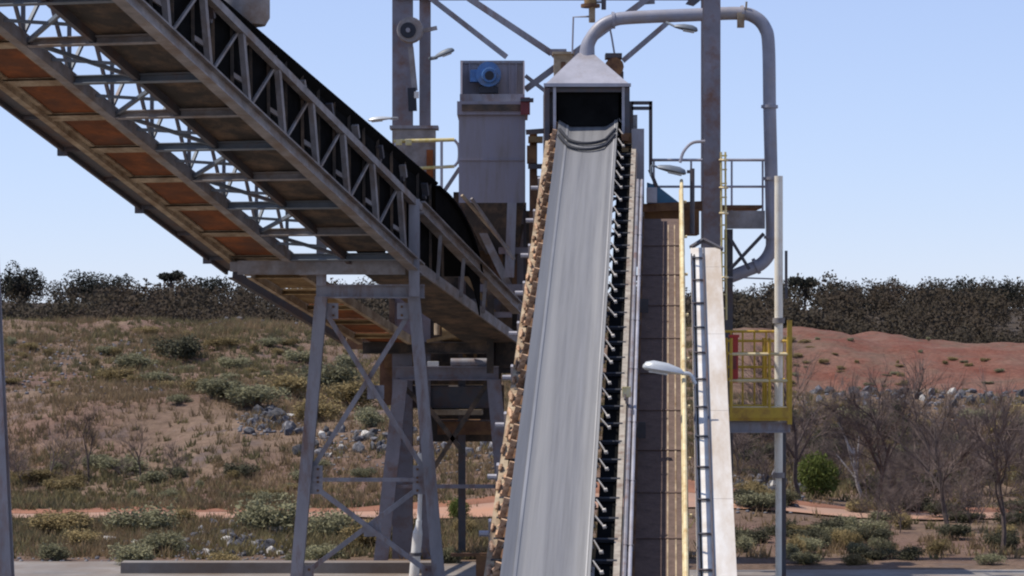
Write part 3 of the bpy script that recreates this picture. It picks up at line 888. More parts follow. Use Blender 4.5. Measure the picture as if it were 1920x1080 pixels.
# yellow rails at the left column
t = thing('yellow_guard_rail', 'yellow guard rail around the base of the left tower column', 'handrail', P(780, 330, 57.2))
MB().tube([P(738, 265, 57.3), P(815, 263, 57.3), P(852, 262, 57.3)], 0.04, 8).build('top_rail', 'paleyellow', t, smooth=True)
MB().tube([P(772, 316, 57.3), P(815, 314, 57.3), P(852, 312, 57.3)], 0.035, 8).build('knee_rail', 'paleyellow', t, smooth=True)
MB().tube(arc([P(852, 262, 57.3), P(860, 275, 57.3), P(860, 300, 57.3), P(852, 312, 57.3)], 5), 0.03, 8).build('end_loop', 'galv', t, smooth=True)
for u in (742, 828):
    MB().tube([P(u, 263, 57.3), P(u, 360, 57.3)], 0.03, 8).build('post', 'galv', t, smooth=True)
for u in (748, 766):
    MB().box(P(u, 267, 57.2), 0.13, 0.1, 0.12).build('clamp', 'paleyellow', t)
tag(MB().bar(P(832, 360, 57.5), P(862, 315, 57.5), 0.08).build('stay', 'steel'), 'short grey diagonal stay left of the filter hopper', 'brace')

# caged ladder lit on the right of the right column
t = thing('access_ladder', 'narrow cream access ladder on the right tower column', 'ladder', P(1358, 600, 52.0))
for u in (1352, 1360):
    MB().tube([P(u, 285, 52.0), P(u + 2, 600, 52.0)], 0.022, 6).build('ladder_rail', 'paleyellow', t, smooth=True)
for k in range(12):
    v = 292 + 26 * k
    MB().bar(P(1350, v, 52.0), P(1363, v, 52.0), 0.03).build('rung', 'paleyellow', t)
for v in (300, 352, 400, 520):
    MB().tube(arc([P(1350, v, 52.1), P(1352, v, 51.6), P(1362, v, 51.6), P(1364, v, 52.1)], 4), 0.025, 6).build('cage_hoop', 'cream', t, smooth=True)

# round drum and counterweight on left column
t = thing('cable_drum', 'round grey drum with dark hub on the left tower column', 'drum', P(768, 56, 57.6))
c_ = P(769, 56, 57.5)
MB().tube([c_ + Vector((0, .12, 0)), c_ + Vector((0, .08, 0)), c_ + Vector((0, -.1, 0))], [0.2, 0.29, 0.27], 24).build('rim', 'steel_worn', t, smooth=True)
MB().tube([c_ + Vector((-.04, -.1, -.02)), c_ + Vector((-.04, -.13, -.02))], 0.17, 18).build('hub', 'strap', t, smooth=True)
MB().tube([c_ + Vector((-.04, -.13, -.02)), c_ + Vector((-.04, -.16, -.02))], 0.05, 12).build('axle', 'steel', t, smooth=True)
MB().bar(c_ + Vector((0.2, .05, -.03)), c_ + Vector((.58, .05, .05)), 0.1, 0.08).build('bracket', 'steel_worn', t)
t = thing('counterweight', 'dark hanging counterweight between the two left columns', 'counterweight', P(773, 230, 57.7))
MB().bar(P(770, 88, 57.7), P(778, 170, 57.7), 0.12, 0.05).build('hanger', 'steel_worn', t)
MB().bar(P(772, 165, 57.7), P(774, 208, 57.7), 0.18, 0.14).build('weight', 'strap', t)
MB().box(P(781, 178, 57.65), 0.1, 0.06, 0.14).build('white_tag_plate', 'white', t)

# teal guard + blue pump on platform
t = thing('drive_guard', 'teal blue triangular drive guard on the right platform', 'guard', P(1245, 385, 53.4))
b = MB(); b.slab([P(1214, 386, 53.4), P(1284, 388, 53.4), P(1232, 348, 53.4), P(1214, 342, 53.4)], -0.25); b.build('guard_shell', 'teal', t)
MB().box(P(1222, 366, 53.1), 0.2, 0.2, 0.3).build('pale_motor', 'galv', t)
MB().bar(P(1218, 318, 53.4), P(1232, 352, 53.4), 0.07).build('arm', 'steel_dark', t)

# ------------------------------------------------------------------ floodlights
def lamp(label, p0, p1, w, hgt, m_, arm, armr=0.02, lens=True):
    """streetlight head from p0 (tip) to p1 (root) plus arm polyline"""
    p0, p1 = Vector(p0), Vector(p1)
    t = thing('floodlight', label, 'light', p1, 'tower floodlights')
    ax = (p1 - p0)
    b = MB()
    n = 12
    rings = []
    for s, f in ((0, .25), (.06, .7), (.25, 1.0), (.6, .95), (.9, .6), (1, .35)):
        c_ = p0 + ax * s
        side = ax.cross(Vector((0, 0, 1))).normalized()
        up = side.cross(ax).normalized()
        rings.append([c_ + side * (w / 2 * f * math.cos(2 * math.pi * k / n)) + up * (hgt * f * (max(0, math.sin(2 * math.pi * k / n)) * .75 + min(0, math.sin(2 * math.pi * k / n)) * .3)) for k in range(n)])
    b.loft(rings)
    h = b.build('lamp_head', m_, t, smooth=True)
    if lens:
        c0, c1 = p0 + ax * .15, p0 + ax * .62
        MB().bar(c0 - Vector((0, 0, hgt * .3)), c1 - Vector((0, 0, hgt * .3)), w * .6, 0.03).build('lens', 'lens', h)
    MB().tube(arc(arm, 5) if len(arm) > 2 else arm, armr, 8).build('lamp_arm', m_, t, smooth=True)
    return t
lamp('white floodlight on an arm over the brown walkway', P(1205, 688, 41.4), P(1280, 700, 41.4), 0.3, 0.17, 'lamp', [P(1278, 700, 41.4), P(1294, 702, 41.4), P(1304, 720, 41.4)], 0.03)
lamp('dark floodlight above the cream handrail near the right platform', P(1286, 326, 50.4), P(1232, 314, 50.4), 0.3, 0.14, 'lampd', [P(1234, 314, 50.4), P(1222, 311, 50.4), P(1220, 330, 50.4)], 0.02)
lamp('dark floodlight under the horizontal duct beside the right column', P(1308, 58, 54.0), P(1264, 50, 54.0), 0.28, 0.13, 'lampd', [P(1266, 50, 54.0), P(1250, 42, 54.6)], 0.025)
lamp('dark tilted floodlight pointing up right of the left column', P(852, 94, 57.0), P(816, 108, 57.0), 0.2, 0.12, 'lampd', [P(818, 108, 57.0), P(806, 110, 57.8)], 0.04)
lamp('pale flat floodlight left of the left tower column', P(690, 226, 57.2), P(734, 222, 57.2), 0.3, 0.09, 'lamp', [P(732, 222, 57.2), P(745, 222, 57.8)], 0.03)
# bent tube hooks above the cream rail
tag(MB().tube(arc([P(1275, 305, 51.8), P(1282, 284, 51.8), P(1298, 268, 51.8), P(1322, 265, 51.8)], 6), 0.03, 8).build('bent_tube', 'galv', None, smooth=True), 'curved grey tube arching from the platform rail to the right column', 'tube')
t = thing('platform_post', 'thin dark post beside the cream handrail top', 'post', P(1297, 440, 50.4))
MB().tube([P(1298, 316, 50.4), P(1298, 440, 50.4)], 0.045, 8).build('shaft', 'steel_dark', t, smooth=True)
MB().bar(P(1288, 322, 50.4), P(1300, 322, 50.4), 0.06).build('cap', 'steel_dark', t)

# ------------------------------------------------------------------ pale pole and yellow platform at right
pd = 51.0
t = thing('pale_pole', 'tall pale cream pole standing right of the white cladding', 'pole', Vector((P(1458, 0, pd).x, pd, 0)))
MB().tube([P(1460, 890, pd), P(1460, 330, pd)], [0.08, 0.08], 12).build('upper_shaft', 'pole', t, smooth=True)
MB().tube([Vector((P(1460, 0, pd).x, pd, 0)), P(1460, 890, pd)], [0.062, 0.062], 12).build('lower_shaft', 'pole', t, smooth=True)
MB().bar(P(1474, 470, pd), P(1474, 560, pd), 0.05).build('conduit_box', 'steel_dark', t)
for v in (600, 890):
    MB().tube([P(1460, v - 4, pd), P(1460, v + 6, pd)], 0.115, 12).build('collar', 'steel_worn', t, smooth=True)
yp = thing('yellow_platform', 'small yellow railed platform beside the pale pole', 'platform', P(1425, 810, 50.4))
xa, xb = P(1368, 0, 50).x, P(1478, 0, 50).x
zf = P(0, 786, 50).z
MB().box(((xa + xb) / 2, 50.6, zf), xb - xa, 1.2, 0.06).build('floor_plate', 'yellow', yp)
MB().box(((xa + xb) / 2, 49.98, zf + 0.12), xb - xa, 0.03, 0.20).build('toe_board', 'yellow', yp)
MB().ibeam((xa, 50.15, zf - 0.16), (xb + .05, 50.15, zf - 0.16), 0.15, 0.2, 0.02).build('bearer', 'steel', yp)
MB().ibeam((xa, 51.0, zf - 0.16), (xb + .05, 51.0, zf - 0.16), 0.15, 0.2, 0.02).build('bearer', 'steel', yp)
for y_ in (50.03, 51.15):
    for v in (664, 714, 765):
        MB().tube([(xa, y_, P(0, v, 50).z), (xb, y_, P(0, v, 50).z)], 0.03, 8).build('rail', 'cream' if y_ < 50.5 else 'yellow', yp, smooth=True)
    for x in (xa + .03, xb - .35, xb):
        MB().tube([(x, y_, zf), (x, y_, P(0, 634, 50).z)], 0.032, 8).build('rail_post', 'yellow', yp, smooth=True)
for k_ in range(5):
    x_ = xa + .12 + (xb - xa - .2) * k_ / 4
    MB().tube([(x_, 51.15, zf), (x_, 51.15, P(0, 620, 50).z)], 0.02, 6).build('cage_bar', 'yellow', yp, smooth=True)
for v in (622, 640, 690):
    MB().tube([(xa, 51.15, P(0, v, 50).z), (xb, 51.15, P(0, v, 50).z)], 0.025, 8).build('rail', 'yellow', yp, smooth=True)
for v in (640, 664, 714):
    MB().tube([(xb, 50.03, P(0, v, 50).z), (xb, 51.15, P(0, v, 50).z)], 0.03, 8).build('side_rail', 'yellow', yp, smooth=True)
MB().bar((xb + .03, 50.05, zf - .1), (xb + .03, 50.05, P(0, 600, 50).z), 0.09, 0.06).build('corner_post', 'yellow', yp)
for x in (xa + .05, xb):
    MB().bar((x, 51.05, 0), (x, 51.05, zf - .27), 0.12).build('leg', 'steel_dark', yp)
t = thing('fire_hose_box', 'upright red box on the yellow platform', 'box', P(1376, 720, 50.1))
MB().box(P(1376, 674, 50.12), 0.15, 0.14, 0.88).build('box_body', 'red', t)
MB().box(P(1376, 630, 50.12), 0.19, 0.18, 0.05).build('box_cap', 'red', t)
MB().box(P(1376, 680, 50.04), 0.09, 0.02, 0.25).build('door', 'darkred', t)

# ------------------------------------------------------------------ overhead truss gallery (left)
GX, GZ = 0.281, -0.2736
KG = math.sqrt(1 + GX ** 2)
def G(s, a, h):
    return Vector((-1.8 + GX * (s - 50) - a * 1 / KG, s + a * GX / KG, CAMZ + 1.0 + GZ * (s - 50) + h))
GN = Vector((1, -GX, 0)).cross(Vector((GX, 1, GZ))).normalized()
gal = thing('truss_gallery', 'long overhead steel truss gallery with rusty floor plates sloping down from top left', 'gallery', G(50, 1.9, -0.2))
S0, S1 = 30.5, 50.2
TH = 1.17
# right hand truss
MB().ibeam(G(S0, 0, 0), G(S1, 0, 0), 0.2, 0.24, 0.03).build('bottom_chord', 'steel_worn', gal)
MB().bar(G(S0, 0, TH), G(S1, 0, TH), 0.12, 0.13).build('top_chord', 'steel_worn', gal)
MB().ibeam(G(S1, 0, TH), G(57.0, 0.05, TH), 0.2, 0.26, 0.03).build('end_stringer', 'steel_worn', gal)
MB().bar(G(S0, 2.30, 0), G(S1, 2.30, 0), 0.16, 0.2).build('inner_chord', 'steel_worn', gal)
MB().bar(G(S0, 2.30, TH), G(S1, 2.30, TH), 0.10, 0.10).build('inner_top_chord', 'lattice', gal)
MB().channel(G(S0, 3.42, -0.02), G(S1, 3.42, -0.02), 0.12, 0.18).build('walkway_channel', 'tan', gal)
MB().bar(G(S0, 3.66, 0.02), G(S1, 3.66, 0.02), 0.38, 0.05).build('outer_underplate', 'steel_dark', gal)
MB().bar(G(S0, 3.87, 0.05), G(S1, 3.87, 0.05), 0.05, 0.26).build('outer_toe_board', 'steel_dark', gal)
nodes = []
s = 49.3
while s > S0: nodes.append(s); s -= 1.52
for i, s in enumerate(nodes):
    # vertical posts and diagonals on the near truss (slight backward lean)
    MB().bar(G(s, 0, 0.1), G(s - 0.25, 0, TH - 0.05), 0.09, 0.10).build('truss_post', 'steel_worn', gal)
    if s - 1.52 > S0:
        MB().bar(G(s - 1.35, 0.05, 0.1), G(s - 0.3, 0.05, TH - 0.06), 0.04, 0.045).build('truss_diagonal', 'steel_worn', gal)
        MB().bar(G(s - 0.6, 0.45, TH - 0.55), G(s - 0.05, 0.02, TH - .75), 0.06, 0.07).build('knee_brace', 'steel_worn', gal)
    # cross beams under the floor
    MB().channel(G(s, 0.1, -0.02), G(s, 2.22, -0.02), 0.09, 0.13, up=GN).build('cross_beam', 'steel_worn' if i % 2 else 'lattice', gal)
    MB().channel(G(s, 2.36, -0.032), G(s, 3.38, -0.032), 0.24, 0.05, up=GN).build('floor_bearer', 'tan', gal)
    MB().bar(G(s, 3.46, -0.03), G(s, 3.84, -0.03), 0.07, 0.06).build('floor_bearer', 'steel_dark', gal)
    if i % 2 == 0:
        MB().box(G(s, 3.90, -0.03), 0.16, 0.14, 0.2).build('outrigger_bracket', 'steel_dark', gal)
    # rusty plates
    if s - 1.52 > S0:
        q = [G(s - .004, 2.36, 0.0), G(s - .004, 3.40, 0.0), G(s - 1.516, 3.40, 0.0), G(s - 1.516, 2.36, 0.0)]
        MB().slab(q, 0.012).build('floor_plate', 'rustplate', gal)
        for a_ in (2.44, 3.31): MB().bar(G(s - .14, a_, -0.02), G(s - 1.38, a_, -0.02), 0.10, 0.03, up=GN).build('plate_border', 'tan', gal)
        # dark plates under the belt side
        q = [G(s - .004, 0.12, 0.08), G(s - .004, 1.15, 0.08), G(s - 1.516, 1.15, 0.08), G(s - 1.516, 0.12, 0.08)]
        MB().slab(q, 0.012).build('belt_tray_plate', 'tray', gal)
        # open bay bracing: diagonals and inner truss seen against the sky
        if i % 2 == 0: MB().bar(G(s, 1.2, 0.0), G(s - 1.52, 2.22, 0.0), 0.06, 0.06).build('lateral_brace', 'lattice', gal)
        else: MB().bar(G(s, 2.22, 0.0), G(s - 1.0, 1.2, 0.0), 0.06, 0.06).build('lateral_brace', 'lattice', gal)
        MB().bar(G(s - .5, 1.2, 0.02), G(s - .75, 2.22, 0.02), 0.05, 0.05).build('lateral_strut', 'lattice', gal)
        MB().bar(G(s, 2.30, 0.1), G(s - 0.76, 2.30, TH - .05), 0.05, 0.05).build('inner_diagonal', 'lattice', gal)
        MB().bar(G(s - 0.76, 2.30, TH - .05), G(s - 1.52, 2.30, 0.1), 0.05, 0.05).build('inner_diagonal', 'lattice', gal)
        MB().bar(G(s, 2.30, TH), G(s - .76, 1.2, TH), 0.05, 0.05).build('top_brace', 'lattice', gal)
    MB().bar(G(s, 2.30, 0.1), G(s, 2.30, TH), 0.06, 0.06).build('inner_post', 'lattice', gal)
    MB().bar(G(s, 2.30, TH), G(s, 1.2, TH), 0.05, 0.05).build('top_strut', 'lattice', gal)
    MB().tube([G(s - .3, 1.3, 0.1), G(s - .3, 1.3, 1.35)], 0.028, 6).build('rail_post', 'lattice', gal)
    MB().tube([G(s - .3, 3.80, 0.1), G(s - .3, 3.80, 1.25)], 0.025, 6).build('rail_post', 'lattice', gal)
for a_, h_ in ((1.3, 1.35), (1.3, 0.75), (3.80, 1.25), (3.80, 0.7)):
    MB().tube([G(S0, a_, h_), G(S1, a_, h_)], 0.025, 6).build('walkway_rail', 'lattice', gal)
MB().bar(G(S0, 1.18, 0.02), G(S1, 1.18, 0.02), 0.08, 0.16).build('tray_edge', 'steel_dark', gal)
# lower walkway after the trestle (flatter)
def G2(s, a, h):
    p = G(50.2, a, h)
    ds = s - 50.2
    return Vector((p.x + GX * ds, p.y + ds, p.z - 0.211 * ds))
for a_, m_ in ((2.30, 'tan'), (3.42, 'tan'), (3.80, 'steel_dark')):
    MB().channel(G2(50.2, a_, -0.05), G2(56.5, a_, -0.05), 0.1, 0.18).build('lower_walkway_channel', m_, gal)
s = 50.4
while s < 56:
    q = [G2(s, 2.40, 0.0), G2(s, 3.35, 0.0), G2(s + 1.3, 3.35, 0.0), G2(s + 1.3, 2.40, 0.0)]
    MB().slab(q, -0.012).build('floor_plate', 'rustplate' if s > 52 else 'ochre', gal)
    MB().channel(G2(s, 2.35, -0.06), G2(s, 3.4, -0.06), 0.1, 0.1).build('floor_bearer', 'ochre', gal)
    s += 1.4
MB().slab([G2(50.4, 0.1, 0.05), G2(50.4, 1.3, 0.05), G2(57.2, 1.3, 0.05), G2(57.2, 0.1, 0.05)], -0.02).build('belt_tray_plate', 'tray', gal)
MB().bar(G2(50.3, 0.1, 0.12), G2(57.2, 0.1, 0.12), 0.04, 0.2).build('tray_edge', 'steel_worn', gal)
for s in (51.5, 53.0, 54.5):
    MB().bar(G2(s, 0.06, 0.1), G(s, 0.0, TH - .1), 0.07).build('end_hanger', 'steel_worn', gal)

# black belt on the gallery
BS = -0.212
def GB(s, a, h):
    base = G(42.7, a, 0)
    ds = s - 42.7
    return Vector((base.x + GX * ds, base.y + ds, CAMZ + 4.1 + BS * ds + h))
ob = thing('overhead_belt', 'black rubber belt with dark skirt running inside the overhead gallery', 'belt', GB(50, 0.6, -0.8))
b = MB(); rings = []
prof = [(0.05, 0.42), (0.15, 0.30), (0.35, 0.12), (0.65, 0.06), (0.95, 0.12), (1.12, 0.30), (1.2, 0.42)]
ss = [30.5 + 0.75 * k for k in range(30)]
for s in ss:
    if s > 52.2: break
    rings.append([GB(s, a_, h_) for a_, h_ in prof] + [GB(s, a_, h_ - 0.02) for a_, h_ in reversed(prof)])
b.loft(rings)
b.build('belt', 'rubber', ob, smooth=True)
# skirt boards under each edge down to the truss chord, black for belt side and shadow
for a_ in (0.16, 1.12):
    b = MB(); rings = []
    for s in ss:
        if s > 52.2: break
        t_ = GB(s, a_, 0.36); l_ = G(s, a_, 0.25)
        rings.append([t_, t_ + Vector((-.02, 0, 0)), Vector((t_.x - .02, t_.y, min(l_.z, t_.z - .1))), Vector((t_.x, t_.y, min(l_.z, t_.z - .1)))])
    b.loft(rings); b.build('shadow_skirt_board', 'rubber', ob)
s = 33.0
while s < 52:
    t_ = GB(s, 0.13, 0.34); l_ = G(s, 0.13, 0.3)
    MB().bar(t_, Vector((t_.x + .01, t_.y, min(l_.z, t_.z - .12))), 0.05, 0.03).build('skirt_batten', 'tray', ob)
    s += 0.76
# belt wrapping over the end drum
b = MB(); rings = []
ce_ = GB(52.2, 0.6, 0.06)
wrap = arc([GB(51.4, 0.6, 0.30), GB(52.3, 0.6, 0.27), GB(53.2, 0.6, 0.06), GB(53.9, 0.6, -0.30), GB(54.3, 0.6, -0.75)], 6)
side = Vector((1, -GX, 0)).normalized()
for p in wrap:
    rings.append([p + side * .62, p + side * .62 + Vector((0, 0, .04)), p - side * .62 + Vector((0, 0, .04)), p - side * .62])
b.loft(rings); b.build('belt_end_wrap', 'rubber', ob)
for (u0, v0, u1, v1, m_) in ((866, 366, 952, 466, 'tan'), (884, 372, 964, 486, 'steel_worn')):
    MB().bar(P(u0, v0, 55.6), P(u1, v1, 56.4), 0.06, 0.05).build('edge_rail', m_, ob)
b = MB(); rings = []
for p in wrap:
    lo = Vector((p.x, p.y, p.z - 0.8))
    rings.append([p + side * .52, p + side * .54, lo + side * .54, lo + side * .52])
b.loft(rings); b.build('end_skirt', 'rubber', ob)
s = 34.0; k = 0
while s < 51.5:
    MB().bar(GB(s, 0.10, 0.02), GB(s - .10, 0.10, 0.22), 0.12, 0.07).build('idler_bracket', 'steel_dark' if k % 2 else 'steel_worn', ob)
    MB().tube([GB(s, 0.1, 0.0), GB(s, 1.15, 0.0)], 0.06, 8).build('idler_roller', 'steel_dark', ob)
    s += 1.3; k += 1
# rounded grey drive guard on top at the upper left
c_ = P(458, -25, 42.6)
t = thing('feed_drum', 'upright grey rounded drum on top of the overhead belt at top left', 'drum', c_ - Vector((0, 0, 0.6)))
MB().tube([c_ + Vector((0, 0, -.62)), c_ + Vector((0, 0, -.5)), c_ + Vector((0, 0, .8)), c_ + Vector((0, 0, .9))], [0.34, 0.41, 0.41, 0.37], 24).build('shell', 'steel_worn', t, smooth=True)
MB().tube([c_ + Vector((0, 0, .9)), c_ + Vector((0, 0, .98))], 0.5, 24).build('rim', 'steel_worn', t, smooth=True)

# ------------------------------------------------------------------ trestles
def trestle(label, s, with_head=True, aL=1.86, aR=0.05, m_='steel', splayL=0.5, splayR=0.5, lowbeam=0.0):
    pL, pR = G(s, aL, 0), G(s, aR, 0)
    pR.y = pL.y = (pL.y + pR.y) / 2
    zt = pL.z - 0.46 + lowbeam
    root = thing('trestle', label, 'trestle', Vector(((pL.x + pR.x) / 2, pL.y, 0)), 'gallery trestles')
    y = pL.y
    def leg(x, sx):
        q = Vector((x + sx, y, 0)); p = Vector((x, y, zt - 0.1))
        MB().ibeam(q, p, 0.23, 0.24, 0.03, up=(0, -1, 0)).build('leg', m_, root)
        MB().box(q + Vector((0, 0, 0.05)), 0.5, 0.5, 0.05).build('base_plate', m_, root)
        return q, p
    L0, L1 = leg(pL.x, -splayL)
    R0, R1 = leg(pR.x, splayR)
    MB().ibeam((pL.x - .1, y, zt), (pR.x + .2, y, zt), 0.22, 0.26, 0.03).build('head_beam', m_, root)
    def at(a, b_, z): 
        t_ = (z - a.z) / (b_.z - a.z); return a.lerp(b_, t_)
    zs = [zt - .25]
    while zs[-1] > 1.5: zs.append(zs[-1] - 3.3)
    zs[-1] = max(zs[-1], 0.3)
    for k in range(len(zs) - 1):
        a_, c__ = zs[k], zs[k + 1]
        MB().bar(at(L0, L1, a_), at(R0, R1, c__), 0.09, 0.09).build('brace', m_, root)
        dv = Vector((0, 0.1, 0))
        MB().bar(at(R0, R1, a_) + dv, at(L0, L1, c__) + dv, 0.09, 0.09).build('brace', m_, root)
        for (la, lb_, sg_) in ((L0, L1, 1), (R0, R1, -1)):
            for zz, dz_ in ((a_, -.12), (c__, .12)):
                g_ = at(la, lb_, zz) + Vector((sg_ * .2, -.02, dz_))
                MB().box(g_, 0.26, 0.02, 0.3).build('gusset', m_, root)
                for bz in (-.08, .08):
                    MB().box(g_ + Vector((sg_ * .04, -.02, bz)), 0.04, 0.03, 0.04).build('bolt', 'brown', root)
        mid = (at(L0, L1, a_) + at(R0, R1, c__)) / 2
        MB().box(mid + Vector((0, .05, 0)), 0.32, 0.03, 0.26).build('gusset', m_, root)
        if c__ > 0.5:
            MB().bar(at(L0, L1, c__), at(R0, R1, c__), 0.09, 0.07).build('strut', m_, root)
    return root, y, pL, pR, zt
tr, ty, tl, trr, tzt = trestle('grey A-frame trestle holding the gallery left of the belt', 50.0)
# stub posts above the head beam
MB().ibeam((tl.x, ty, tzt + .13), (tl.x, ty, tzt + 1.62), 0.18, 0.18, 0.02, up=(0, -1, 0)).build('stub_post', 'steel', tr)
MB().ibeam((trr.x + .02, ty - .35, tzt - .1), (trr.x + .02, ty - .35, tzt + 1.72), 0.2, 0.2, 0.02, up=(0, -1, 0)).build('stub_post', 'steel', tr)
MB().channel((tl.x - 1.55, ty - .28, tzt + .44), (trr.x - .15, ty - .28, tzt + .44), 0.1, 0.26).build('upper_beam', 'steel_worn', tr)
MB().box((tl.x - 1.55, ty - .1, tzt + .46), 0.3, 0.3, 0.18).build('bearing_block', 'steel_worn', tr)
trestle('grey trestle leg at the far left edge of the photo', 32.75)
# second trestle, lower, further back
rt = thing('trestle', 'lower grey trestle standing behind the A-frame, under the gallery end', 'trestle', P(830, 1100, 57.5), 'gallery trestles')
d2 = 57.5
for (u0, v0, u1, v1) in ((752, 712, 714, 1075), (926, 712, 955, 1075)):
    MB().ibeam(Vector((P(u1, 0, d2).x, d2, 0)), P(u0, v0, d2), 0.3, 0.3, 0.03, up=(0, -1, 0)).build('leg', 'column', rt)
MB().ibeam(P(742, 700, d2), P(935, 700, d2), 0.25, 0.3, 0.03).build('head_beam', 'column', rt)
MB().ibeam(P(680, 652, d2 + .3), P(922, 652, d2 + .3), 0.2, 0.26, 0.03).build('upper_beam', 'tray', rt)
for (a, b_) in (((918, 712), (850, 820)), ((800, 760), (870, 850)), ((850, 820), (780, 930)), ((745, 712), (800, 770))):
    MB().bar(P(*a, d2), P(*b_, d2), 0.1).build('brace', 'tray', rt)
MB().bar(P(738, 912, d2), P(940, 912, d2), 0.08).build('strut', 'column', rt)
MB().bar(P(920, 520, d2 - .4), P(919, 700, d2 - .4), 0.15, 0.15).build('hanger_post', 'tray', rt)
MB().bar(P(735, 560, d2 + .4), P(735, 650, d2 + .4), 0.12).build('hanger_post', 'tray', rt)
# tail machinery on the second trestle
tm = thing('tail_machinery', 'brown dusty conveyor tail machinery on the lower trestle', 'machinery', P(850, 690, 58.3))
for (u0, u1, v0, v1, dp, d_, nm, m_) in ((720, 800, 655, 690, 1.2, 58.3, 'tail_box', 'brown'), (830, 960, 600, 640, 1.0, 58.6, 'drive_box', 'brown'), (790, 960, 560, 600, 1.4, 58.4, 'chute_floor', 'steel_dark'),
                                       (712, 760, 640, 760, 0.6, 58.8, 'chute_side', 'brown'), (770, 920, 725, 765, 1.0, 58.2, 'return_tray', 'steel_dark'), (790, 905, 768, 778, 1.0, 57.9, 'tray_lip', 'tan'),
                                       (820, 930, 790, 815, 1.2, 58.4, 'lower_tray', 'brown'), (775, 965, 480, 655, 0.8, 60.2, 'chute_back', 'tray'), (760, 940, 650, 722, 0.5, 60.0, 'drive_casing', 'tray'), (800, 945, 722, 828, 0.4, 59.8, 'spill_box', 'tray'), (900, 965, 440, 700, 0.3, 59.6, 'dark_panel', 'steel_dark'), (650, 720, 600, 655, 0.5, 59.8, 'walkway_end_box', 'brown')):
    a, b_ = P(u0, v1, d_), P(u1, v0, d_)
    MB().box(((a.x + b_.x) / 2, d_ + dp / 2, (a.z + b_.z) / 2), b_.x - a.x, dp, b_.z - a.z).build(nm, m_, tm)
for (u0, v0, u1, v1, w, d_, m_, nm) in ((900, 425, 985, 600, .16, 57.4, 'steel_worn', 'chute_brace'), (978, 420, 930, 640, .12, 57.6, 'tray', 'chute_brace'), (935, 470, 1000, 470, .14, 57.2, 'column', 'chute_beam'),
                                        (890, 540, 1000, 540, .16, 57.3, 'column', 'chute_beam'), (950, 400, 952, 640, .2, 57.7, 'tray', 'chute_post'), (975, 380, 976, 700, .14, 57.9, 'column', 'chute_post'),
                                        (800, 590, 960, 590, .12, 57.2, 'column', 'chute_beam'), (840, 480, 930, 590, .1, 57.8, 'ochre', 'chute_brace'), (800, 640, 940, 610, .08, 57.4, 'ochre', 'chute_brace')):
    MB().ibeam(P(u0, v0, d_), P(u1, v1, d_), w, w, 0.02, up=(0, -1, 0)).build(nm, m_, tm)
for (u0, u1, v0, v1, dp, d_, m_) in ((868, 1000, 395, 470, 0.4, 59.0, 'tray'), (850, 930, 360, 520, 0.3, 59.5, 'tray'), (925, 998, 470, 560, 0.4, 59.1, 'brown'), (930, 985, 560, 690, 0.4, 59.2, 'tray')):
    a, b_ = P(u0, v1, d_), P(u1, v0, d_)
    MB().box(((a.x + b_.x) / 2, d_ + dp / 2, (a.z + b_.z) / 2), b_.x - a.x, dp, b_.z - a.z).build('chute_panel', m_, tm)
c_ = P(855, 622, 57.9)
MB().tube([c_ - Vector((.3, 0, 0)), c_ + Vector((.3, 0, 0))], 0.22, 16).build('tail_drum', 'ochre', tm, smooth=True)
MB().tube([P(820, 628, 57.8), P(820, 606, 57.8)], 0.07, 8).build('jack', 'tan', tm, smooth=True)
MB().box(P(812, 682, 57.0), 0.24, 0.2, 0.1).build('pale_bearing', 'white', tm)
MB().tube([P(845, 680, 57.6), P(915, 680, 57.6)], 0.1, 10).build('return_roller', 'steel', tm, smooth=True)
for u in (775, 790, 870, 890):
    MB().bar(P(u, 660, 58.0), P(u + 4, 695, 58.0), 0.07).build('hanger', 'ochre', tm)
# white standpipe beside the trestle leg
t = thing('standpipe', 'white standpipe with bands beside the right trestle leg', 'pipe', Vector((P(778, 0, 54).x, 54, 0)))
MB().tube([Vector((P(776, 0, 54).x, 54, 0)), P(783, 1000, 54)], 0.10, 12).build('lower_pipe', 'white', t, smooth=True)
MB().tube([P(783, 1000, 54), P(785, 985, 54), P(786, 975, 54)], [0.1, 0.06, 0.06], 12).build('reducer', 'white', t, smooth=True)
MB().tube([P(786, 978, 54), P(790, 860, 54)], 0.045, 8).build('riser', 'white', t, smooth=True)
MB().tube([P(779, 1042, 54), P(779, 1036, 54)], 0.125, 12).build('band', 'steel_dark', t, smooth=True)
MB().tube([P(790, 885, 54), P(789, 850, 54)], 0.075, 10).build('valve_cap', 'white', t, smooth=True)
# rusty short stand left of belt foot
t = thing('rusty_stand', 'short rusty steel stand at the foot of the inclined belt', 'stand', Vector((P(903, 0, 48).x, 48, 0)))
a = P(903, 1040, 48)
MB().ibeam(Vector((a.x, 48, 0)), a, 0.2, 0.2, 0.02, up=(0, -1, 0)).build('post', 'brown', t)
MB().bar(P(845, 1040, 48), P(915, 1040, 48), 0.08, 0.06).build('arm', 'brown', t)

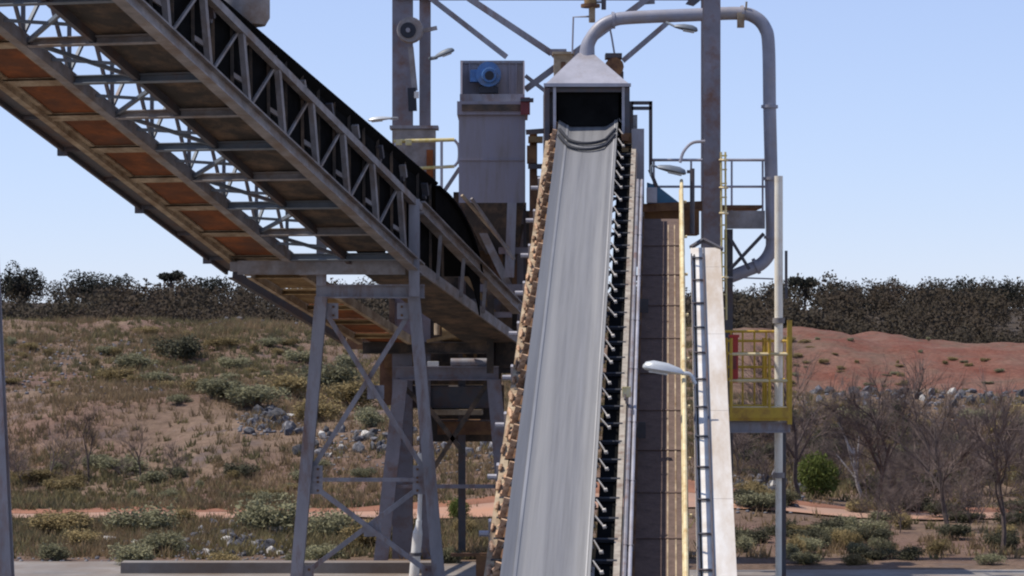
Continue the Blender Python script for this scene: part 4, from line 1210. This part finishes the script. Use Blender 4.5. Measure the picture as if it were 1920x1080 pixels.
# ------------------------------------------------------------------ vegetation
def leaf_cloud(n, size, shape, seed, flat=0.6, hollow=0.35, jit=0.10):
    """n leaf quads spread in several lobes; shape = list of (cx,cy,cz,rx,ry,rz)"""
    r = np.random.default_rng(seed)
    lob = np.array(shape)
    w = (lob[:, 3] * lob[:, 4] * lob[:, 5]) ** (2 / 3)
    k = r.choice(len(lob), n, p=w / w.sum())
    dirs = r.normal(size=(n, 3)); dirs /= np.linalg.norm(dirs, axis=1)[:, None]
    rad = (hollow ** 3 + (1 - hollow ** 3) * r.random(n)) ** (1 / 3) * (1 + jit * r.normal(size=n))
    c = lob[k, :3] + dirs * lob[k, 3:] * rad[:, None]
    a = r.normal(size=(n, 3)); a /= np.linalg.norm(a, axis=1)[:, None]
    b_ = np.cross(a, r.normal(size=(n, 3))); b_ /= np.linalg.norm(b_, axis=1)[:, None]
    s = size * (0.6 + 0.8 * r.random(n))[:, None]
    v = np.stack([c - a * s - b_ * s * flat * .4, c - b_ * s * flat, c + a * s, c + b_ * s * flat], 1)
    return v.reshape(-1, 3), np.arange(n * 4).reshape(-1, 4)

def lobes(seed, n, R_, H, spread=0.6):
    r = random.Random(seed)
    out = []
    for i in range(n):
        an = r.uniform(0, 6.28); d = R_ * spread * math.sqrt(r.random())
        rr = R_ * r.uniform(0.35, 0.6)
        out.append((d * math.cos(an), d * math.sin(an), H * r.uniform(0.3, 0.75), rr, rr, H * r.uniform(0.28, 0.45)))
    return out

shrub_mesh = {}
for mname in ('saltbush', 'olive', 'darkbush', 'greenbush'):
    shrub_mesh[mname] = []
    for k in range(6):
        v, f = leaf_cloud(2600, 0.045, lobes(11 * k, 9 + k, 0.55, 0.75, .8) if mname != 'greenbush' else [(0, 0, .42, .5, .5, .4), (.12, .1, .5, .4, .4, .33), (-.15, 0, .4, .38, .42, .36)], 100 + k, flat=0.4, hollow=0.2, jit=0.2 if mname != 'greenbush' else .1)
        v[:, 2] = np.maximum(v[:, 2], 0.01)
        cm_ = np_mesh('foliage', v, f, mname)
        b = MB(); rr = random.Random(k)
        for j in range(7):
            an = rr.uniform(0, 6.28); r1 = rr.uniform(.2, .45)
            b.tube([(0, 0, -.05), (r1 * .5 * math.cos(an), r1 * .5 * math.sin(an), .25), (r1 * math.cos(an), r1 * math.sin(an), .55)], [.02, .015, .006], 4)
        o = b.build('stem', 'twig'); sm_ = o.data; bpy.data.objects.remove(o)
        shrub_mesh[mname].append((cm_, sm_))
_sc = [0]
def shrub(u, v, wpx, hpx, mname, label, group=None, pos=None):
    p = pos or on_ground(u, v)
    d = p.y
    w = wpx / F * d; h = hpx / F * d
    cm_, sm_ = shrub_mesh[mname][_sc[0] % 6]; _sc[0] += 1
    t = thing('shrub', label, 'shrub', p - Vector((0, 0, 0.03)), group)
    t.rotation_euler = (0, 0, random.uniform(0, 6.28))
    t.scale = (w / 1.25, w / 1.25, h / 0.85)
    inst('foliage', cm_, t); inst('stem', sm_, t)
    return t
# individually recognisable shrubs
shrub(328, 678, 110, 48, 'darkbush', 'dark dense shrub alone high on the left bank')
shrub(1532, 935, 100, 90, 'greenbush', 'bright green round shrub right of the pale pole')
shrub(860, 975, 55, 45, 'greenbush', 'small green shrub between trestle and belt')
shrub(455, 895, 75, 32, 'darkbush', 'low dark green shrub on the lower left bank near the trestle')
for (u, v, w, h, mm_, lab) in (
        (100, 1052, 75, 42, 'saltbush', 'small round saltbush nearest the apron at far left'),
        (250, 1060, 95, 48, 'saltbush', 'grey green saltbush at the apron edge left of the rubble heap'),
        (310, 1042, 90, 45, 'saltbush', 'pale saltbush touching the left end of the rubble heap'),
        (165, 1028, 80, 40, 'olive', 'yellowish bush among loose rocks near the left apron'),
        (110, 1002, 140, 45, 'olive', 'long low olive bush along the near side of the road at far left'),
        (265, 1000, 150, 60, 'saltbush', 'largest grey green saltbush on the near side of the road'),
        (345, 985, 60, 40, 'olive', 'small olive bush at the road edge above the rubble heap'),
        (510, 1000, 150, 75, 'saltbush', 'tall saltbush overlapping the left trestle leg by the road'),
        (640, 1010, 110, 55, 'saltbush', 'saltbush by the road between the trestle legs'),
        (690, 1030, 100, 60, 'olive', 'olive bush between the trestle legs near the right one'),
        (600, 1058, 90, 40, 'saltbush', 'low saltbush at the apron just right of the left trestle leg'),
        (420, 1062, 80, 30, 'olive', 'low olive bush below the rubble heap at the apron edge'),
        (560, 1055, 70, 30, 'saltbush', 'small saltbush behind the foot of the left trestle leg'),
        (840, 1060, 60, 40, 'saltbush', 'small saltbush right of the white standpipe'),
        (870, 1005, 50, 35, 'olive', 'small olive bush near the left edge of the inclined belt')):
    shrub(u, v, w, h, mm_, lab, 'shrubs on the near verge')
G_ = 'saltbush on the left bank'
for (u, v, w, h) in ((420, 745, 110, 40), (480, 765, 120, 45), (380, 735, 90, 32), (250, 690, 90, 32), (220, 715, 80, 30), (300, 720, 70, 25), (620, 735, 120, 60), (660, 770, 130, 60), (600, 790, 100, 50), (690, 800, 70, 45), (540, 740, 90, 45), (230, 890, 100, 36), (180, 880, 70, 30), (60, 905, 90, 28), (120, 920, 90, 26), (290, 905, 70, 28), (330, 895, 50, 24), (410, 655, 70, 24), (500, 650, 60, 20), (200, 665, 50, 18), (560, 680, 70, 26), (650, 690, 60, 30), (440, 690, 70, 24), (340, 760, 50, 20), (560, 905, 60, 26), (680, 900, 60, 24), (600, 880, 50, 22), (250, 938, 26, 24), (470, 935, 60, 18), (510, 945, 70, 24)):
    shrub(u, v, w, h, 'saltbush' if random.random() < .65 else 'olive', 'grey green saltbush on the grassy left bank beyond the dirt road', G_)
G_ = 'low scrub under the bare trees'
for k in range(120):
    u = random.uniform(1385, 1930); v = random.uniform(780, 1062)
    if 1480 < u < 1590 and 920 < v: v = random.uniform(1000, 1062)
    shrub(u, v, random.uniform(40, 90), random.uniform(20, 42), random.choice(['olive', 'darkbush', 'darkbush', 'saltbush']), 'low dull scrub bush under the bare trees at right', G_)

G_ = 'sparse tufts on the red heap'
for k in range(46):
    shrub(1480 + 450 * random.random() ** 1.7, random.uniform(638, 742), random.uniform(8, 30), random.uniform(4, 10), random.choice(['olive', 'olive', 'saltbush']), 'tiny dry tuft on the red spoil heap at right', G_)
G_ = 'small tufts on the left bank'
for k in range(44):
    u = random.uniform(5, 560)
    v = random.choice([random.uniform(615, 745), random.uniform(885, 940)])
    shrub(u, v, random.uniform(18, 50), random.uniform(10, 22), random.choice(['olive', 'olive', 'saltbush']), 'small dry tuft scattered over the left bank', G_)
# bare trees
def branch_tree(seed, H, levels, m_trunk, m_twig, spread=0.55, forks=3, lean=0.0, r0=0.07, twigdens=1.0):
    r = random.Random(seed)
    tr_, tw_ = MB(), MB()
    def grow(p, d, ln, rad, lv):
        pts = [p]; q = p; dd_ = d.copy()
        n = 3 if lv > 1 else 2
        for k in range(n):
            dd_ = (dd_ + Vector((r.uniform(-1, 1), r.uniform(-1, 1), r.uniform(-.3, .5))) * 0.22).normalized()
            q = q + dd_ * (ln / n); pts.append(q)
        rs = [rad * (1 - 0.45 * k / n) for k in range(n + 1)]
        (tr_ if lv >= levels - 1 else tw_).tube(pts, rs, 5 if lv >= levels - 1 else 3, cap=False)
        if lv <= 0: return
        nb = forks if lv > 1 else int(forks * 1.4 * twigdens)
        for k in range(nb):
            t_ = r.uniform(0.35, 1.0)
            i = min(int(t_ * n), n - 1)
            pp = pts[i].lerp(pts[i + 1], t_ * n - i)
            an = r.uniform(0, 6.28)
            side_ = dd_.orthogonal().normalized()
            side_ = Matrix.Rotation(an, 3, dd_) @ side_
            nd = (dd_ + side_ * r.uniform(spread * .6, spread * 1.5) + Vector((0, 0, 0.12))).normalized()
            grow(pp, nd, ln * r.uniform(.55, .8), rad * r.uniform(.42, .6), lv - 1)
    grow(Vector((0, 0, -.1)), Vector((lean, r.uniform(-.1, .1), 1)).normalized(), H * .42, r0, levels)
    a = tr_.build('trunk', m_trunk); b_ = tw_.build('crown', m_twig)
    out = (a.data, b_.data)
    bpy.data.objects.remove(a); bpy.data.objects.remove(b_)
    return out
def bare(u, v, hpx, mesh, label, H, group=None, rotz=None, name='bare_tree', pos=None):
    p = pos or on_ground(u, v)
    t = thing(name, label, 'tree', p, group)
    s = hpx / F * p.y / H
    t.scale = (s, s, s)
    t.rotation_euler = (0, 0, random.uniform(0, 6.28) if rotz is None else rotz)
    inst('trunk', mesh[0], t); inst('crown', mesh[1], t)
    return t
bt = [branch_tree(40 + k, 4.0, 4, 'bark', 'twig', 0.6, 4, r0=0.055) for k in range(4)]
bush = [branch_tree(60 + k, 2.6, 3, 'twig', 'twig', 0.95, 6, r0=0.035, twigdens=1.3) for k in range(4)]
bigt = [branch_tree(140 + k, 4.0, 4, 'bark', 'twig', 0.6, 5, r0=0.06) for k in range(3)]
pale = branch_tree(81, 4.0, 3, 'palebark', 'twig', 0.5, 4, lean=-.35, r0=0.07)
bare(90, 905, 150, bt[0], 'leafless grey shrub-like tree at the far left of the bank', 4.0)
bare(168, 905, 165, bt[1], 'leafless dark leaning tree second from left on the bank', 4.0)
bare(266, 905, 150, bt[2], 'slender leafless tree third from left on the bank', 4.0)
bare(1640, 960, 350, bigt[0], 'tall leafless tree with forked dark trunk in front of the red spoil heap', 4.0)
bare(1500, 935, 330, bigt[1], 'leafless tree just right of the yellow platform', 4.0)
bare(1620, 935, 250, pale, 'pale barked tree leaning left beyond the green round shrub', 4.0, rotz=0.2)
bare(1880, 1040, 360, bigt[2], 'leafless tree at the right edge of the photo', 4.0)
bare(1780, 1000, 330, bigt[1], 'leafless dark tree between the forked tree and the right edge', 4.0)
G_ = 'grey leafless bushes'
for k in range(105):
    u = random.uniform(1470, 1940); v = random.uniform(840, 1000)
    if 1465 < u < 1600 and v > 915: u += 140
    if k < 14: u = random.uniform(1375, 1470); v = random.uniform(830, 930)
    bare(u, v, random.uniform(60, 140), bush[k % 4], 'grey leafless bush in the thicket below the red spoil heap', 2.6, G_, name='bare_bush')
for k in range(10):
    bare(random.uniform(0, 330), random.uniform(880, 915), random.uniform(50, 90), bush[k % 4], 'small grey leafless bush at the foot of the left bank', 2.6, 'small bare bushes at left', name='bare_bush')

# far wood (one mass) and single skyline trees
vs, fs = [], []
base = [leaf_cloud(640, 0.15, [(x, y, z * 1.0 + .5, a, b2, c * 1.2) for x, y, z, a, b2, c in lobes(300 + k, 7, 1.9, 3.2, .85)], 300 + k, jit=0.04) for k in range(8)]
off = 0
for i in range(1250):
    y = random.uniform(164, 300) if i % 4 else random.uniform(162, 186)
    x = random.uniform(-.40, .40) * y
    s = random.uniform(0.6, 0.98)
    if y < 185: s *= 0.8
    s *= 0.92 + 0.22 * math.sin(x * 0.21 + 1.0) * math.sin(x * 0.083 + y * 0.02)
    v, f = base[i % 8]
    an = random.uniform(0, 6.28)
    c_, s_ = math.cos(an), math.sin(an)
    w = np.stack([(v[:, 0] * c_ - v[:, 1] * s_) * s, (v[:, 0] * s_ + v[:, 1] * c_) * s, v[:, 2] * s], 1) + np.array([x, y, tz(x, y) - 0.2])
    vs.append(w); fs.append(f + off); off += len(v)
o = bpy.data.objects.new('far_wood', np_mesh('far_wood', np.concatenate(vs), np.concatenate(fs), 'forest')); col.objects.link(o)
tag(o, 'dark dry wood covering the ridge behind both banks', 'wood', kind='stuff')

def umbrella(u, v_top, wpx, hpx, label, d=262.0, flat=True, seed=0):
    x = (u - 960) / F * d
    gz = tz(x, d)
    zt = CAMZ + (HZ - v_top) / F * d
    H = max(1.5, zt - gz)
    w = wpx / F * d / 2; ch = hpx / F * d
    t = thing('skyline_tree', label, 'tree', Vector((x, d, gz)))
    r = random.Random(seed)
    lb_ = [(r.uniform(-.6, .6) * w, r.uniform(-.6, .6) * w, H - ch * r.uniform(.4, .7), w * r.uniform(.4, .65), w * r.uniform(.4, .65), ch * r.uniform(.3, .5)) for _ in range(6)]
    v, f = leaf_cloud(1600, 0.12, lb_, seed, jit=0.05)
    o = bpy.data.objects.new('crown', np_mesh('crown', v, f, 'foresttop')); col.objects.link(o); o.parent = t
    b = MB(); b.tube([(0, 0, -.2), (0.1, 0, H * .5), (0, 0, H - ch * .8)], [.16, .12, .08], 6)
    for j in range(5):
        an = r.uniform(0, 6.28)
        b.tube([(0.05, 0, H * .55), (w * .3 * math.cos(an), w * .3 * math.sin(an), H - ch * .9), (w * .6 * math.cos(an), w * .6 * math.sin(an), H - ch * .5)], [.08, .05, .03], 4)
    b.build('trunk', 'bark', t, local=True)
for k, (u, vt, w, h, lab) in enumerate(((36, 490, 90, 60, 'rounded tree highest on the far left skyline'), (157, 504, 80, 60, 'small tree second from left on the skyline'), (212, 508, 80, 55, 'small dark tree on the left skyline between two others'),
                                        (322, 508, 60, 20, 'flat topped tree on the left skyline nearest the gallery'), (385, 512, 90, 50, 'bushy tree on the skyline touching the gallery underside'),
                                        (1508, 519, 60, 18, 'flat umbrella shaped tree on the skyline right of the pale pole'), (1560, 531, 90, 50, 'low round tree right of the umbrella shaped tree'),
                                        (1628, 538, 90, 50, 'low dark tree mid skyline at right'), (1732, 533, 70, 50, 'small round tree left of the high right ridge'), (1800, 512, 130, 70, 'broad tree on the highest part of the right ridge'), (1880, 518, 110, 65, 'dark tree near the right end of the ridge'), (1400, 543, 80, 45, 'dark tree seen between cladding and pale pole'))):
    umbrella(u, vt, w, h, lab, seed=500 + k, d=255 + 5 * (k % 3))

# ------------------------------------------------------------------ rocks
rock_mesh = []
for k in range(6):
    r = np.random.default_rng(700 + k)
    me_ = bpy.data.meshes.new('rock')
    import bmesh
    bm = bmesh.new()
    bmesh.ops.create_icosphere(bm, subdivisions=1, radius=0.5)
    for v in bm.verts:
        v.co *= float(0.72 + 0.5 * r.random())
        v.co.z *= 0.75
    bm.to_mesh(me_); bm.free()
    me_.materials.append(M['rock']); rock_mesh.append(me_)
rock_pale = rock_mesh[0].copy(); rock_pale.materials.clear(); rock_pale.materials.append(M['rockpale'])
def rocks(n, u0, u1, v0, v1, s0, s1, label, group, pale=0.05, fit=None):
    for k in range(n):
        u = random.uniform(u0, u1)
        t_ = random.random()
        v = v0 + (v1 - v0) * t_
        if fit: 
            if not fit((u - u0) / (u1 - u0), t_): continue
        p = on_ground(u, v)
        s = random.uniform(s0, s1) / F * p.y
        me_ = rock_pale if random.random() < pale else rock_mesh[k % 6]
        o = inst('rock', me_, None, p + Vector((0, 0, s * .15)), (random.uniform(0, 6), random.uniform(0, 6), random.uniform(0, 6)), (s, s * random.uniform(.7, 1.2), s * random.uniform(.7, 1.1)))
        tag(o, label, 'rock', group)
hump = lambda a, b_: b_ > 0.9 * abs(2 * a - 1) ** 1.6
rocks(58, 448, 560, 768, 815, 14, 32, 'dark rock in the heap left of the trestle leg on the upper bench', 'rock heap on the upper bench', 0.06, hump)
rocks(78, 320, 545, 980, 1045, 12, 30, 'dark rock in the rubble heap between the saltbushes near the apron', 'rubble heap near the apron', 0.14, hump)
rocks(12, 190, 270, 1005, 1035, 8, 20, 'grey rock among the saltbushes left of the rubble heap', 'loose rocks near the apron', 0.4)
rocks(24, 395, 560, 585, 608, 7, 18, 'rock on the crest of the left bank under the gallery', 'rocks on the bank crest', 0.25)
rocks(70, 560, 950, 808, 862, 12, 30, 'grey rock in the rubble band behind the trestles', 'rubble band behind the trestles', 0.14)
rocks(56, 1490, 1925, 736, 765, 12, 28, 'dark rock in the band along the foot of the red spoil heap', 'rock band below the red heap', 0.08)
rocks(30, 1375, 1500, 900, 955, 14, 36, 'dark rock in the heap behind the foot of the pale pole', 'rock heap by the pale pole', 0.06)
for (u, v, w, lab) in ((518, 1002, 46, 'flat pale boulder on top of the rubble heap near the apron'), (205, 1020, 26, 'pale boulder among the saltbushes near the left apron'), (545, 785, 18, 'small white boulder on the upper bench beside the trestle leg')):
    p = on_ground(u, v); s = w / F * p.y
    o = inst('boulder', rock_pale, None, p + Vector((0, 0, .12)), (0.1, 0.1, 0.6), (s, s, s * .45)); tag(o, lab, 'rock')
# fine rubble
vs, fs = [], []; off = 0
ico = np.array([v.co[:] for v in rock_mesh[1].vertices]); icf = np.array([p.vertices[:] for p in rock_mesh[1].polygons])
for (n, u0, u1, v0, v1) in ((500, 320, 560, 985, 1050), (160, 440, 570, 775, 818), (300, 0, 330, 640, 740), (350, 580, 960, 810, 890), (420, 1480, 1930, 735, 800), (260, 1370, 1520, 890, 965), (160, 390, 570, 585, 612), (200, 0, 500, 1025, 1055)):
    for k in range(n):
        p = on_ground(random.uniform(u0, u1), random.uniform(v0, v1))
        s = random.uniform(3, 9) / F * p.y
        vs.append(ico[:, [0, 1, 2]] * s * np.array([1, random.uniform(.7, 1.2), random.uniform(.6, 1)]) + np.array(p) + np.array([0, 0, s * .2])); fs.append(icf + off); off += len(ico)
o = bpy.data.objects.new('fine_rubble', np_mesh('fine_rubble', np.concatenate(vs), np.concatenate(fs), 'rock')); col.objects.link(o)
tag(o, 'fine dark rubble scattered over the banks', 'rubble', kind='stuff')

# ------------------------------------------------------------------ grass
def grass(name, m_, n, label, fr, ph, h0, h1, blades=9, wid=0.018):
    r = np.random.default_rng(len(name))
    N = n * 4
    y = 58 + 100 * r.random(N) ** 1.2
    x = r.uniform(-.30, .30, N) * y
    dens = np.clip(0.45 + 0.4 * waves(x, y * .6, fr, ph, 5), 0.03, 1)
    keep = (r.random(N) < dens) & ~((y > 68.4) & (y < 72.4) & (r.random(N) < .97)) & ~((y > 112) & (x > 9)) & ~((x > 4) & (y < 82) & (r.random(N) < .7))
    x, y = x[keep][:n], y[keep][:n]
    z = terrain(x, y); k = len(x)
    H = r.uniform(h0, h1, k) * (1 + (y - 60) / 200)
    S = (k, blades)
    an, a2 = r.uniform(0, 6.28, S), r.uniform(0, 6.28, S)
    bx, by = x[:, None] + r.uniform(-.12, .12, S), y[:, None] + r.uniform(-.12, .12, S)
    w = wid * r.uniform(.7, 1.6, S); hh = H[:, None] * r.uniform(.5, 1.1, S); tl_ = r.uniform(.2, .8, S)
    zz = np.broadcast_to(z[:, None], S)
    v = np.stack([np.stack([bx - w * np.cos(a2), by - w * np.sin(a2), zz - .02], -1), np.stack([bx + w * np.cos(a2), by + w * np.sin(a2), zz - .02], -1),
                  np.stack([bx + np.cos(an) * tl_ * hh, by + np.sin(an) * tl_ * hh, zz + hh], -1)], 2).reshape(-1, 3)
    o = bpy.data.objects.new(name, np_mesh(name, v, np.arange(len(v)).reshape(-1, 3), m_)); col.objects.link(o)
    tag(o, label, 'grass', kind='stuff')
grass('dry_grass', 'straw', 23000, 'dry straw coloured grass tufts over the banks', .35, 2, .12, .34)
grass('ground_cover', 'greengrass', 14000, 'grey green low ground cover on the banks', .22, 9, .10, .28, blades=11, wid=.03)
